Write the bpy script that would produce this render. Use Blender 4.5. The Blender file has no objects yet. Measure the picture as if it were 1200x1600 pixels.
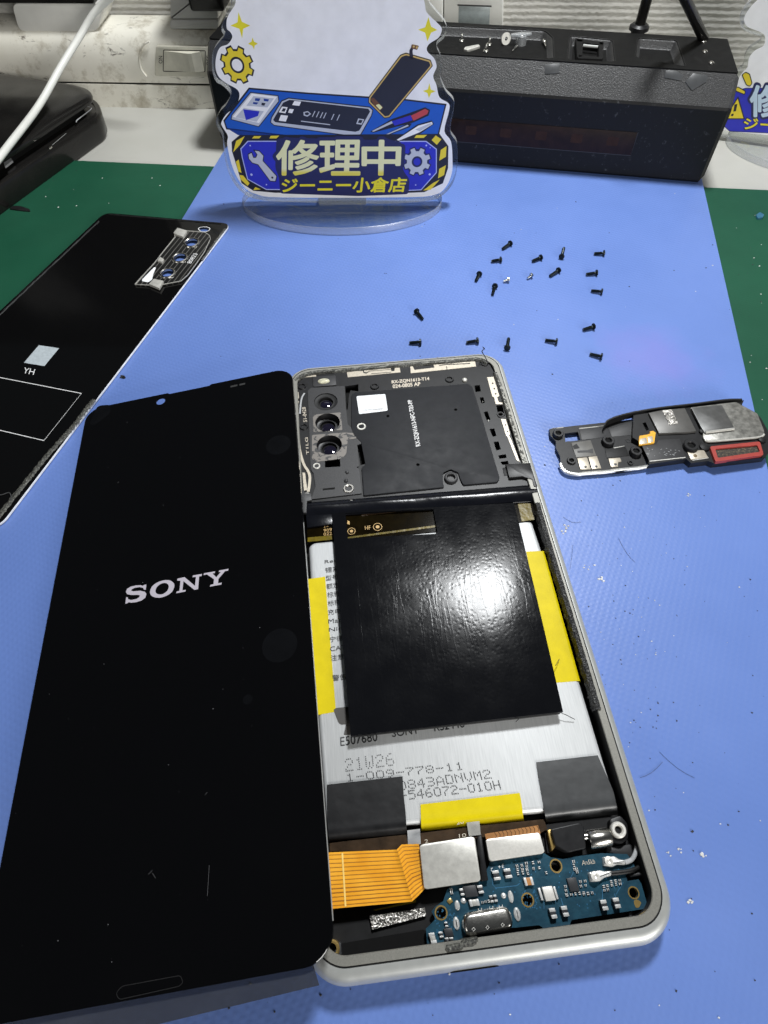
import bpy, bmesh, math, random
from mathutils import Vector, Matrix
random.seed(7)
SC = bpy.context.scene
COL = SC.collection
S = 0.001                       # every length below is in millimetres

# ------------------------------------------------------------------ camera
CR = ((0.99385042, -0.11046629, -0.00765161),
      (-0.09579638, -0.82309415, -0.55976698),
      (0.05553739, 0.55705764, -0.82861474))       # right, down, forward
CC = Vector((14.2850154, 5.131545, 144.603009))
FPX, CU, CV = 960.0, 600.0, 800.0
cam = bpy.data.cameras.new('camera')
camo = bpy.data.objects.new('camera', cam)
COL.objects.link(camo)
r_, d_, f_ = (Vector(v) for v in CR)
camo.matrix_world = Matrix(((r_.x, -d_.x, -f_.x, CC.x * S), (r_.y, -d_.y, -f_.y, CC.y * S),
                            (r_.z, -d_.z, -f_.z, CC.z * S), (0, 0, 0, 1)))
cam.sensor_fit = 'AUTO'
cam.sensor_width = 36
cam.lens = FPX / 1600 * 36
cam.clip_start, cam.clip_end = 0.005, 20
SC.camera = camo

# ------------------------------------------------------------------ world and lamps
world = bpy.data.worlds.new('World')
SC.world = world
world.use_nodes = True
wn = world.node_tree.nodes['Background']
wn.inputs[0].default_value = (0.78, 0.9, 1.0, 1)
wn.inputs[1].default_value = 0.03

def area(name, loc, target, power, size, size_y=None, color=(1, 1, 1)):
    l = bpy.data.lights.new(name, 'AREA')
    l.energy, l.color = power, color
    l.shape = 'RECTANGLE' if size_y else 'DISK'
    l.size = size * S
    if size_y:
        l.size_y = size_y * S
    o = bpy.data.objects.new(name, l)
    COL.objects.link(o)
    o.location = Vector(loc) * S
    o.rotation_euler = (Vector(target) - Vector(loc)).to_track_quat('-Z', 'Y').to_euler()
    return o

area('bench_lamp', (140, 310, 420), (40, 130, 0), 2.75, 72, color=(0.97, 0.99, 1.0))
area('fill_light', (420, -760, 330), (20, 200, 20), 7.2, 500, 260, color=(1.0, 0.985, 0.95))  # added fill from the front right, not a lamp of the room
area('fill_light', (-700, -250, 520), (-60, 330, 20), 0.9, 300, 300, color=(1.0, 0.98, 0.94))  # unseen fill light added on the left side
SC.view_settings.view_transform = 'Standard'
SC.view_settings.look = 'None'
SC.view_settings.gamma = 1
SC.view_settings.exposure = 0
SC.view_settings.use_curve_mapping = False
SC.render.engine = 'CYCLES'
SC.cycles.max_bounces = 8
SC.cycles.transparent_max_bounces = 16
SC.cycles.use_denoising = True

# ------------------------------------------------------------------ helpers
class Plane:
    def __init__(s, o, ex, ey):
        s.o, s.ex, s.ey = Vector(o), Vector(ex).normalized(), Vector(ey).normalized()
        s.n = s.ex.cross(s.ey).normalized()
    def hit(s, u, v, h=0.0):
        """photo pixel -> coordinates on this plane (mm), lifted by h"""
        d = r_ * ((u - CU) / FPX) + d_ * ((v - CV) / FPX) + f_
        t = ((s.o + s.n * h) - CC).dot(s.n) / d.dot(s.n)
        p = CC + d * t - s.o
        return (p.dot(s.ex), p.dot(s.ey))
    def pt(s, a, b, h=0.0):
        return s.o + s.ex * a + s.ey * b + s.n * h
    def poly(s, pts, h=0.0):
        return [s.hit(u, v, h) for u, v in pts]

Z0 = Plane((0, 0, 0), (1, 0, 0), (0, 1, 0))
def at(u, v, z=0.0):
    a = Z0.hit(u, v, z)
    return Vector((a[0], a[1], z))
def Z(ox, oy, s):
    return lambda *pts: [(ox + x / s, oy + y / s) for x, y in pts]

def area2(p):
    return sum(p[i - 1][0] * p[i][1] - p[i][0] * p[i - 1][1] for i in range(len(p))) / 2
def ccw(p):
    return list(p) if area2(p) > 0 else list(reversed(p))
def inset(p, d):
    if abs(d) < 1e-9:
        return list(p)
    n, out = len(p), []
    for i in range(n):
        a, b, c = Vector(p[i - 1]), Vector(p[i]), Vector(p[(i + 1) % n])
        e1, e2 = (b - a), (c - b)
        if e1.length < 1e-9 or e2.length < 1e-9:
            out.append(tuple(b)); continue
        e1.normalize(); e2.normalize()
        n1, n2 = Vector((-e1.y, e1.x)), Vector((-e2.y, e2.x))
        m = n1 + n2
        k = m.dot(n1)
        m = m / max(k, 0.35) if k > 1e-6 else n1
        out.append(tuple(b + m * d))
    return out
def roundp(p, r, n=5):
    p, out = ccw(p), []
    for i in range(len(p)):
        a, b, c = Vector(p[i - 1]), Vector(p[i]), Vector(p[(i + 1) % len(p)])
        rr = min(r, (a - b).length * .45, (c - b).length * .45)
        s, e = b + (a - b).normalized() * rr, b + (c - b).normalized() * rr
        for k in range(n + 1):
            t = k / n
            out.append(tuple(s * (1 - t) ** 2 + b * 2 * t * (1 - t) + e * t * t))
    return out
def rrect(x0, y0, x1, y1, r, n=10):
    out = []
    for cx, cy, a0 in ((x1 - r, y0 + r, -90), (x1 - r, y1 - r, 0), (x0 + r, y1 - r, 90), (x0 + r, y0 + r, 180)):
        for k in range(n + 1):
            a = math.radians(a0 + 90 * k / n)
            out.append((cx + r * math.cos(a), cy + r * math.sin(a)))
    return out
def circ(c, r, n=24, ry=None):
    return [(c[0] + r * math.cos(2 * math.pi * k / n), c[1] + (ry or r) * math.sin(2 * math.pi * k / n)) for k in range(n)]
def smooth_line(pts, n=6, closed=False):
    P = [Vector(p) for p in pts]
    N, out = len(P), []
    rng = range(N) if closed else range(N - 1)
    for i in rng:
        if closed:
            a, b, c, d = P[i - 1], P[i], P[(i + 1) % N], P[(i + 2) % N]
        else:
            a, b, c, d = P[max(i - 1, 0)], P[i], P[i + 1], P[min(i + 2, N - 1)]
        for k in range(n):
            t = k / n
            out.append(0.5 * ((2 * b) + (c - a) * t + (2 * a - 5 * b + 4 * c - d) * t * t + (3 * b - a - 3 * c + d) * t ** 3))
    if not closed:
        out.append(P[-1])
    return out

class MB:
    """collects shapes in world millimetres; obj() links them as ONE mesh"""
    def __init__(s):
        s.v, s.f, s.m = [], [], []
    def add(s, vs, fs, mi=0):
        k = len(s.v)
        s.v += [Vector(v) for v in vs]
        s.f += [tuple(i + k for i in f) for f in fs]
        s.m += [mi] * len(fs)
    def loft(s, pl, p, prof, cap0=True, cap1=True, mi=None, closed=False):
        p = ccw(p); n = len(p); rings = []
        vs, fs = [], []
        for d, h in prof:
            vs += [pl.pt(a, b, h) for a, b in inset(p, d)]
        mis = []
        R = len(prof)
        for j in range(R if closed else R - 1):
            j2 = (j + 1) % R
            for i in range(n):
                fs.append((j * n + i, j * n + (i + 1) % n, j2 * n + (i + 1) % n, j2 * n + i))
                mis.append(mi[j] if mi else 0)
        if cap0 and not closed:
            fs.append(tuple(reversed(range(n)))); mis.append(mi[0] if mi else 0)
        if cap1 and not closed:
            fs.append(tuple(range((R - 1) * n, R * n))); mis.append(mi[-1] if mi else 0)
        k = len(s.v)
        s.v += vs
        s.f += [tuple(i + k for i in f) for f in fs]
        s.m += mis
        return s
    def prism(s, pl, p, h0, h1, bev=0.0, holes=(), mi=0, cap_mi=None):
        p = ccw(p)
        if not holes:
            prof = [(0, h0), (0, h1)] if not bev else [(0, h0), (0, h1 - bev), (bev * .3, h1 - bev * .3), (bev, h1)]
            m0 = len(s.m)
            s.loft(pl, p, prof)
            s.m[m0:] = [mi] * (len(s.m) - m0)
            if cap_mi is not None:
                s.m[-1] = cap_mi
            return s
        bm = bmesh.new()
        edges = []
        loops = [p] + [ccw(h) for h in holes]
        lv = []
        for L in loops:
            vv = [bm.verts.new((a, b, 0)) for a, b in L]
            lv.append(vv)
            edges += [bm.edges.new((vv[i], vv[(i + 1) % len(vv)])) for i in range(len(vv))]
        bmesh.ops.triangle_fill(bm, use_beauty=True, use_dissolve=False, edges=edges)
        bm.verts.index_update()
        vs = [(v.co.x, v.co.y) for v in bm.verts]
        tris = []
        for f in bm.faces:
            t = [v.index for v in f.verts]
            a = area2([vs[i] for i in t])
            tris.append(t if a > 0 else t[::-1])
        idx = [[v.index for v in L] for L in lv]
        bm.free()
        n = len(vs)
        V = [pl.pt(a, b, h1) for a, b in vs] + [pl.pt(a, b, h0) for a, b in vs]
        F = [tuple(t) for t in tris] + [tuple(n + i for i in reversed(t)) for t in tris]
        nm = len(F)
        for k, L in enumerate(idx):
            for i in range(len(L)):
                a, b = L[i], L[(i + 1) % len(L)]
                F.append((n + a, n + b, b, a) if k == 0 else (n + b, n + a, a, b))
        m0 = len(s.m)
        s.add(V, F, mi)
        if cap_mi is not None:
            for i in range(len(tris)):
                s.m[m0 + i] = cap_mi
        return s
    def sheet(s, pl, p, h, mi=0):
        p = ccw(p)
        s.add([pl.pt(a, b, h) for a, b in p], [tuple(range(len(p)))], mi)
        return s
    def line(s, pl, pts, w, h, mi=0, closed=False):
        """flat ribbon of width w along 2-D points"""
        P = [Vector(p) for p in pts]
        n = len(P); L, Rr = [], []
        for i in range(n):
            a = P[i - 1] if (i or closed) else P[i]
            c = P[(i + 1) % n] if (i < n - 1 or closed) else P[i]
            d = (c - a)
            d = d.normalized() if d.length > 1e-9 else Vector((1, 0))
            q = Vector((-d.y, d.x)) * w / 2
            L.append(P[i] + q); Rr.append(P[i] - q)
        vs = [pl.pt(p.x, p.y, h) for p in L] + [pl.pt(p.x, p.y, h) for p in Rr]
        fs = [(i, n + i, n + (i + 1) % n, (i + 1) % n) for i in range(n if closed else n - 1)]
        s.add(vs, fs, mi)
        return s
    def tube(s, pts, r, n=10, mi=0, cap=True):
        P = [Vector(p) for p in pts]
        rr = r if isinstance(r, (list, tuple)) else [r] * len(P)
        up, vs, fs = None, [], []
        for i, p in enumerate(P):
            d = (P[min(i + 1, len(P) - 1)] - P[max(i - 1, 0)]).normalized()
            if up is None:
                up = d.orthogonal().normalized()
            up = (up - d * up.dot(d)).normalized()
            w = d.cross(up)
            for k in range(n):
                a = 2 * math.pi * k / n
                vs.append(p + (up * math.cos(a) + w * math.sin(a)) * rr[i])
        for i in range(len(P) - 1):
            for k in range(n):
                fs.append((i * n + k, i * n + (k + 1) % n, (i + 1) * n + (k + 1) % n, (i + 1) * n + k))
        if cap:
            fs.append(tuple(reversed(range(n))))
            fs.append(tuple(range((len(P) - 1) * n, len(P) * n)))
        s.add(vs, fs, mi)
        return s
    def lathe(s, pl, c, prof, n=24, mi=0, cap=True):
        """profile of (radius, height) turned round the plane's normal at c"""
        vs, fs = [], []
        for r, h in prof:
            vs += [pl.pt(c[0] + r * math.cos(2 * math.pi * k / n), c[1] + r * math.sin(2 * math.pi * k / n), h) for k in range(n)]
        for j in range(len(prof) - 1):
            for k in range(n):
                fs.append((j * n + k, j * n + (k + 1) % n, (j + 1) * n + (k + 1) % n, (j + 1) * n + k))
        if cap:
            fs.append(tuple(reversed(range(n))))
            fs.append(tuple(range((len(prof) - 1) * n, len(prof) * n)))
        s.add(vs, fs, mi)
        return s
    def grid(s, fn, nu, nv, th=0.0, mi=0):
        """surface fn(u,v)->Vector; th > 0 gives it a thickness downwards"""
        vs = [fn(i / nu, j / nv) for j in range(nv + 1) for i in range(nu + 1)]
        w = nu + 1
        fs = [(j * w + i, j * w + i + 1, (j + 1) * w + i + 1, (j + 1) * w + i) for j in range(nv) for i in range(nu)]
        if th:
            k = len(vs)
            vs += [v - Vector((0, 0, th)) for v in vs]
            fs += [tuple(k + i for i in reversed(f)) for f in fs]
            bd = [i for i in range(w)] + [j * w + nu for j in range(1, nv + 1)] + [nv * w + i for i in range(nu - 1, -1, -1)] + [j * w for j in range(nv - 1, 0, -1)]
            for i in range(len(bd)):
                a, b = bd[i], bd[(i + 1) % len(bd)]
                fs.append((b, a, k + a, k + b))
        s.add(vs, fs, mi)
        return s

_TXT = {}
def text_shape(body, bold=0.0):
    key = (body, bold)
    if key not in _TXT:
        cu = bpy.data.curves.new('lettering', 'FONT')
        cu.body, cu.offset, cu.resolution_u = body, bold, 3
        o = bpy.data.objects.new('lettering', cu)
        COL.objects.link(o)
        dg = bpy.context.evaluated_depsgraph_get()
        dg.update()
        me = o.evaluated_get(dg).to_mesh()
        vs = [(v.co.x, v.co.y) for v in me.vertices]
        fs = [tuple(p.vertices) for p in me.polygons]
        o.evaluated_get(dg).to_mesh_clear()
        bpy.data.objects.remove(o)
        bpy.data.curves.remove(cu)
        _TXT[key] = (vs, fs)
    return _TXT[key]
def put_text(mb, body, pl, p0, p1, p2, h, bold=0.0, mi=0):
    if bold:
        L = math.dist(p0, p2) * bold
        for k in range(12):
            a = 2 * math.pi * k / 12
            o = (L * math.cos(a), L * math.sin(a))
            put_text(mb, body, pl, *[(p[0] + o[0], p[1] + o[1]) for p in (p0, p1, p2)], h + .0015 * k, 0.0, mi)
        return
    """lettering whose bounding box has p0 lower left, p1 lower right, p2 upper left (photo pixels on plane pl)"""
    vs, fs = text_shape(body, bold)
    if not vs:
        return
    A, B, D = (Vector(pl.hit(*p, h)) for p in (p0, p1, p2))
    x0, x1 = min(v[0] for v in vs), max(v[0] for v in vs)
    y0, y1 = min(v[1] for v in vs), max(v[1] for v in vs)
    out = []
    for x, y in vs:
        q = A + (B - A) * ((x - x0) / max(x1 - x0, 1e-6)) + (D - A) * ((y - y0) / max(y1 - y0, 1e-6))
        out.append(pl.pt(q.x, q.y, h))
    mb.add(out, fs, mi)
DOT = {'0': '01110100011000110001100011000101110', '1': '00100011000010000100001000010001110', '2': '01110100010000100110010001000011111',
       '3': '11110000010000101110000010000111110', '4': '00010001100101010010111110001000010', '5': '11111100001111000001000010000111110',
       '6': '00110010001000011110100011000101110', '7': '11111000010001000100010000100001000', '8': '01110100011000101110100011000101110',
       '9': '01110100011000101111000010001001100', 'A': '00100010101000110001111111000110001', 'D': '11110100011000110001100011000111110',
       'H': '10001100011000111111100011000110001', 'M': '10001110111010110101100011000110001', 'N': '10001110011010110011100011000110001',
       'V': '10001100011000110001100010101000100', 'W': '10001100011000110101101011010101010', '-': '00000000000000011111000000000000000'}
def dot_text(mb, body, pl, p0, p1, p2, h, r):
    A, B, D = (Vector(pl.hit(*p, h)) for p in (p0, p1, p2))
    n = len(body) * 6 - 1
    for k, ch in enumerate(body):
        for j, c in enumerate(DOT.get(ch, '')):
            if c == '1':
                q = A + (B - A) * ((k * 6 + j % 5) / (n - 1)) + (D - A) * ((6 - j // 5) / 6)
                q += Vector((random.uniform(-.03, .03), random.uniform(-.03, .03)))
                mb.sheet(pl, circ((q.x, q.y), r, 7), h)

def obj(name, mb, mats, parent=None, smooth=35, base=None):
    """link the collected shapes as one mesh object; parts keep their thing's origin"""
    if parent is not None:
        o0 = Vector(parent['_o'])
    else:
        if base is None:
            xs = [v.x for v in mb.v]; ys = [v.y for v in mb.v]
            base = ((min(xs) + max(xs)) / 2, (min(ys) + max(ys)) / 2, min(v.z for v in mb.v))
        o0 = Vector(base)
    me = bpy.data.meshes.new(name)
    me.from_pydata([tuple((v - o0) * S) for v in mb.v], [], mb.f)
    mats = mats if isinstance(mats, (list, tuple)) else [mats]
    for m in mats:
        me.materials.append(m)
    if len(mats) > 1:
        for p, i in zip(me.polygons, mb.m):
            p.material_index = i
    bm = bmesh.new()
    bm.from_mesh(me)
    bmesh.ops.recalc_face_normals(bm, faces=bm.faces)
    # single sheets should face up / outward to the room
    bm.to_mesh(me)
    bm.free()
    if smooth:
        me.shade_smooth()
        me.set_sharp_from_angle(angle=math.radians(smooth))
    o = bpy.data.objects.new(name, me)
    COL.objects.link(o)
    o['_o'] = tuple(o0)
    if parent is not None:
        o.parent = parent
    else:
        o.location = o0 * S
    return o
def tag(o, label, cat, group=None):
    o['label'], o['category'] = label, cat
    if group:
        o['group'] = group
    return o
def thing(name, label, cat, loc, group=None):
    o = bpy.data.objects.new(name, None)
    o.empty_display_size = 0.005
    COL.objects.link(o)
    o.location = Vector(loc) * S
    o['_o'] = tuple(loc)
    return tag(o, label, cat, group)
def struct(o):
    o['kind'] = 'structure'
    return o

# ------------------------------------------------------------------ materials
class NT:
    def __init__(s, name):
        s.m = bpy.data.materials.new(name)
        s.m.use_nodes = True
        s.t = s.m.node_tree
        s.b = s.t.nodes['Principled BSDF']
        s.tc = None
    def n(s, typ, **kw):
        x = s.t.nodes.new(typ)
        for k, v in kw.items():
            if k[0] == '_':
                setattr(x, k[1:], v)
            else:
                x.inputs[k.replace('__', ' ')].default_value = v
        return x
    def l(s, a, b):
        s.t.links.new(a, b)
    def coord(s):
        if s.tc is None:
            s.tc = s.n('ShaderNodeTexCoord').outputs['Object']
        return s.tc
    def noise(s, mm, detail=3.0, rough=0.55):
        x = s.n('ShaderNodeTexNoise', Scale=1000.0 / mm, Detail=detail, Roughness=rough)
        s.l(s.coord(), x.inputs['Vector'])
        return x.outputs['Fac']
    def voro(s, mm, feature='F1'):
        x = s.n('ShaderNodeTexVoronoi', Scale=1000.0 / mm)
        x.feature = feature
        s.l(s.coord(), x.inputs['Vector'])
        return x.outputs['Distance']
    def ramp(s, fac, stops):
        x = s.n('ShaderNodeValToRGB')
        e = x.color_ramp.elements
        while len(e) < len(stops):
            e.new(0.5)
        for k, (p, c) in enumerate(stops):
            e[k].position = p
            c = (c, c, c) if isinstance(c, (int, float)) else c
            e[k].color = (*c[:3], 1)
        s.l(fac, x.inputs[0])
        return x.outputs[0]
    def mix(s, fac, a, b, mode='MIX'):
        x = s.n('ShaderNodeMix')
        x.data_type, x.blend_type = 'RGBA', mode
        for i, q in ((0, fac), (6, a), (7, b)):
            if hasattr(q, 'is_output') or hasattr(q, 'links'):
                s.l(q, x.inputs[i])
            else:
                x.inputs[i].default_value = q if isinstance(q, (int, float)) else (*q[:3], 1)
        return x.outputs[2]
    def bump(s, hgt, dist, strength=1.0, prev=None):
        x = s.n('ShaderNodeBump', Strength=strength, Distance=dist * S)
        s.l(hgt, x.inputs['Height'])
        if prev is not None:
            s.l(prev, x.inputs['Normal'])
        return x.outputs['Normal']
    def set(s, color=None, rough=None, metal=None, spec=None, coat=None):
        for k, v in (('Base Color', color), ('Roughness', rough), ('Metallic', metal), ('Specular IOR Level', spec), ('Coat Weight', coat)):
            if v is None:
                continue
            if hasattr(v, 'links'):
                s.l(v, s.b.inputs[k])
            else:
                s.b.inputs[k].default_value = (*v[:3], 1) if k == 'Base Color' else v
        return s
    def normal(s, n):
        s.l(n, s.b.inputs['Normal'])
        return s

def pm(name, color, rough=0.5, metal=0.0, spec=0.5, var=0.12, mm=2.0, bump=0.0, bmm=0.4, rvar=0.0):
    """a plain surface with a little variation of tone, gloss and relief"""
    t = NT(name)
    c = tuple(color)
    lo, hi = tuple(x * (1 - var) for x in c), tuple(min(1, x * (1 + var)) for x in c)
    t.set(color=t.ramp(t.noise(mm, 4), [(0.3, lo), (0.7, hi)]), metal=metal, spec=spec)
    if rvar:
        t.set(rough=t.ramp(t.noise(mm * 1.7, 5), [(0.3, max(0, rough - rvar)), (0.7, min(1, rough + rvar))]))
    else:
        t.set(rough=rough)
    if bump:
        t.normal(t.bump(t.noise(bmm, 2), bump))
    return t.m

M = {}
M['black_plastic'] = pm('black_plastic', (0.0085, 0.0085, 0.0095), 0.42, spec=0.32, bump=0.008, bmm=0.25, var=0.3)
M['black_matte'] = pm('black_matte', (0.009, 0.009, 0.0095), 0.55, spec=0.28, bump=0.008, bmm=0.2, var=0.3)
M['black_deep'] = pm('black_deep', (0.004, 0.004, 0.004), 0.8, spec=0.2)
M['plate_coat'] = pm('plate_coat', (0.018, 0.019, 0.022), 0.6, spec=0.22, var=0.1, rvar=0.06)
M['grey_plastic'] = pm('grey_plastic', (0.032, 0.032, 0.034), 0.5, spec=0.35, bump=0.01)
M['sand_plate'] = pm('sand_plate', (0.022, 0.022, 0.024), 0.5, var=0.6, mm=0.25, bump=0.015, bmm=0.2, spec=0.45)
M['alu_top'] = pm('alu_top', (0.235, 0.23, 0.205), 0.5, metal=0.35, var=0.12, mm=0.25, bump=0.004)
M['alu_side'] = pm('alu_side', (0.47, 0.48, 0.465), 0.42, metal=0.45, var=0.05, bump=0.004, bmm=0.15)
M['groove'] = pm('groove', (0.02, 0.02, 0.02), 0.6)
M['cream_metal'] = pm('cream_metal', (0.5, 0.45, 0.37), 0.42, metal=0.45, var=0.12, mm=0.8)
M['steel'] = pm('steel', (0.56, 0.55, 0.51), 0.42, metal=0.4, var=0.12, mm=1.2, bump=0.012, bmm=0.25)
M['steel_pale'] = pm('steel_pale', (0.78, 0.76, 0.71), 0.42, metal=0.4, var=0.07, mm=0.5, bump=0.012, bmm=0.25)
M['chrome'] = pm('chrome', (0.6, 0.58, 0.54), 0.24, metal=1.0, var=0.15, mm=1.0, bump=0.02, bmm=0.6)
M['solder'] = pm('solder', (0.82, 0.82, 0.80), 0.3, metal=0.45, var=0.1, mm=0.5)
M['gold'] = pm('gold', (0.55, 0.38, 0.13), 0.3, metal=0.7)
M['dark_gold'] = pm('dark_gold', (0.30, 0.20, 0.035), 0.35, metal=0.3)
M['white_ink'] = pm('white_ink', (0.72, 0.72, 0.72), 0.6, var=0.04)
M['cream_ink'] = pm('cream_ink', (0.62, 0.55, 0.45), 0.6, var=0.04)
M['gold_ink'] = pm('gold_ink', (0.55, 0.34, 0.1), 0.5, var=0.04)
M['black_ink'] = pm('black_ink', (0.02, 0.02, 0.022), 0.6)
M['white_paper'] = pm('white_paper', (0.8, 0.82, 0.84), 0.6, var=0.03)
M['yellow_tape'] = pm('yellow_tape', (0.70, 0.56, 0.004), 0.45, spec=0.12, var=0.06, mm=3, bump=0.02, bmm=1.5)
M['kapton'] = pm('kapton', (0.006, 0.004, 0.001), 0.1, spec=0.1, var=0.4, mm=2.5)
M['kapton_light'] = pm('kapton_light', (0.13, 0.095, 0.005), 0.3, spec=0.12, var=0.3, mm=2, bump=0.1, bmm=1.8)
M['brown_flex'] = pm('brown_flex', (0.05, 0.03, 0.016), 0.25, var=0.4, mm=3, bump=0.05, bmm=2)
M['copper_flex'] = pm('copper_flex', (0.42, 0.19, 0.06), 0.35, var=0.15)
M['trace'] = pm('trace', (0.30, 0.11, 0.012), 0.35)
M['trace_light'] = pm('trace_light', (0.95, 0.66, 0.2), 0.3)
M['red_gasket'] = pm('red_gasket', (0.34, 0.045, 0.035), 0.4, var=0.1)
M['orange_flex_pad'] = pm('orange_flex_pad', (0.85, 0.45, 0.06), 0.3)
M['chip'] = pm('chip', (0.03, 0.032, 0.036), 0.4, var=0.1)
M['cable_black'] = pm('cable_black', (0.012, 0.012, 0.012), 0.35)
M['cable_grey'] = pm('cable_grey', (0.42, 0.43, 0.44), 0.35)

t = NT('orange_flex')
t.set(color=t.ramp(t.noise(5, 2), [(0.3, (0.80, 0.33, 0.018)), (0.7, (0.92, 0.44, 0.04))]), rough=0.2, spec=0.7, coat=0.5)
t.normal(t.bump(t.noise(2.5, 2), 0.05)); M['orange_flex'] = t.m

t = NT('pcb_blue')
n1 = t.ramp(t.noise(2.2, 3), [(0.35, (0.006, 0.042, 0.072)), (0.65, (0.012, 0.066, 0.104))])
t.set(color=n1, rough=0.32, spec=0.6)
t.normal(t.bump(t.noise(0.6, 3), 0.025)); M['pcb_blue'] = t.m

t = NT('battery_foil')
w = t.n('ShaderNodeMapping'); w.inputs['Scale'].default_value = (1.0, 0.06, 1.0)
t.l(t.coord(), w.inputs[0])
nz = t.n('ShaderNodeTexNoise', Scale=3200.0, Detail=3.0); t.l(w.outputs[0], nz.inputs['Vector'])
t.set(color=t.ramp(nz.outputs['Fac'], [(0.3, (0.72, 0.735, 0.74)), (0.7, (0.83, 0.845, 0.85))]), rough=0.40, metal=0.35)
t.normal(t.bump(nz.outputs['Fac'], 0.006)); M['battery_foil'] = t.m

t = NT('film_black')
b1 = t.bump(t.ramp(t.voro(1.1), [(0.0, 0.0), (0.5, 1.0)]), 0.0075, 1.0)
wv = t.n('ShaderNodeMapping'); wv.inputs['Rotation'].default_value = (0, 0, math.radians(-14)); wv.inputs['Scale'].default_value = (1.0, 0.09, 1.0)
t.l(t.coord(), wv.inputs[0])
nz = t.n('ShaderNodeTexNoise', Scale=420.0, Detail=4.0, Distortion=0.6); t.l(wv.outputs[0], nz.inputs['Vector'])
b2 = t.bump(t.ramp(nz.outputs['Fac'], [(0.52, 0.0), (0.56, 1.0), (0.6, 0.2)]), 0.006, 0.6, b1)
b3 = t.bump(t.noise(16, 1), 0.03, 1.0, b2)
t.set(color=(0.0045, 0.0048, 0.006), rough=t.ramp(t.noise(6, 4), [(0.3, 0.11), (0.7, 0.17)]), spec=0.085)
t.normal(b3); M['film_black'] = t.m
M['film_plain'] = pm('film_plain', (0.005, 0.0055, 0.008), 0.22, spec=0.25, bump=0.06, bmm=2.5)

t = NT('tape_black')
t.set(color=t.ramp(t.noise(3, 4), [(0.3, (0.010, 0.010, 0.011)), (0.7, (0.018, 0.018, 0.019))]), rough=0.32, spec=0.4)
t.normal(t.bump(t.noise(3.5, 2), 0.06)); M['tape_black'] = t.m
M['tape_grey'] = pm('tape_grey', (0.055, 0.057, 0.059), 0.33, bump=0.08, bmm=4)

t = NT('foam_black')
v = t.voro(0.55)
t.set(color=t.ramp(t.noise(0.3, 3), [(0.48, (0.006, 0.006, 0.006)), (0.62, (0.02, 0.02, 0.02)), (0.72, (0.28, 0.28, 0.27))]), rough=0.55, spec=0.5)
t.normal(t.bump(v, 0.25)); M['foam_black'] = t.m

t = NT('residue')
t.set(color=t.ramp(t.noise(0.45, 4), [(0.42, (0.02, 0.02, 0.018)), (0.6, (0.1, 0.1, 0.085)), (0.75, (0.3, 0.3, 0.27))]), rough=0.55)
t.normal(t.bump(t.noise(0.4, 3), 0.2)); M['residue'] = t.m

t = NT('glitter_mesh')
nn = t.noise(0.42, 2)
t.set(color=t.ramp(nn, [(0.42, (0.10, 0.095, 0.085)), (0.56, (0.55, 0.52, 0.48)), (0.7, (0.85, 0.82, 0.78))]), rough=0.3, metal=0.7)
t.normal(t.bump(nn, 0.3)); M['glitter_mesh'] = t.m

t = NT('worn_patch')
nn = t.noise(1.6, 4, 0.65)
t.set(color=t.ramp(nn, [(0.44, (0.035, 0.035, 0.036)), (0.48, (0.17, 0.155, 0.14))]), rough=0.5, metal=0.2)
t.normal(t.bump(t.noise(0.2, 2), 0.03)); M['worn_patch'] = t.m

def glass_black(name, col, rough, smear=0.10):
    t = NT(name)
    # faint smears and dust on the gloss
    sm = t.ramp(t.noise(22, 5, 0.6), [(0.35, rough), (0.75, rough + smear)])
    du = t.ramp(t.noise(0.5, 2), [(0.795, 0.0), (0.83, 1.0)])
    t.set(color=t.mix(du, col, (0.10, 0.10, 0.11)), rough=sm, spec=0.42)
    return t.m
M['screen_glass'] = glass_black('screen_glass', (0.0022, 0.0022, 0.0026), 0.06)
M['cover_glass'] = glass_black('cover_glass', (0.003, 0.003, 0.0032), 0.06, 0.03)
M['smudge'] = pm('smudge', (0.0036, 0.0038, 0.0046), 0.18, var=0.2, mm=5)
M['logo_silver'] = pm('logo_silver', (0.47, 0.44, 0.50), 0.5, var=0.03)
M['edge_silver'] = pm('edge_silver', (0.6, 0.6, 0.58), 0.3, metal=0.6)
M['rim_white'] = pm('rim_white', (0.75, 0.77, 0.8), 0.35)

def clear(name, tint, gloss, rough):
    m = bpy.data.materials.new(name)
    m.use_nodes = True
    nt = m.node_tree
    nt.nodes.remove(nt.nodes['Principled BSDF'])
    out = nt.nodes['Material Output']
    tr = nt.nodes.new('ShaderNodeBsdfTransparent'); tr.inputs[0].default_value = (*tint, 1)
    gl = nt.nodes.new('ShaderNodeBsdfGlossy'); gl.inputs['Roughness'].default_value = rough
    lw = nt.nodes.new('ShaderNodeLayerWeight'); lw.inputs['Blend'].default_value = 0.5
    fr = nt.nodes.new('ShaderNodeMath'); fr.operation = 'POWER'; fr.inputs[1].default_value = 5.0
    nt.links.new(lw.outputs['Facing'], fr.inputs[0])
    ad = nt.nodes.new('ShaderNodeMath'); ad.operation = 'MULTIPLY_ADD'
    ad.inputs[1].default_value, ad.inputs[2].default_value = 0.85, 0.035 + gloss
    ad.use_clamp = True
    mx = nt.nodes.new('ShaderNodeMixShader')
    nt.links.new(fr.outputs[0], ad.inputs[0]); nt.links.new(ad.outputs[0], mx.inputs[0])
    nt.links.new(tr.outputs[0], mx.inputs[1]); nt.links.new(gl.outputs[0], mx.inputs[2])
    nt.links.new(mx.outputs[0], out.inputs[0])
    return m
M['acrylic'] = clear('acrylic', (0.95, 0.96, 0.96), 0.0, 0.03)
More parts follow.
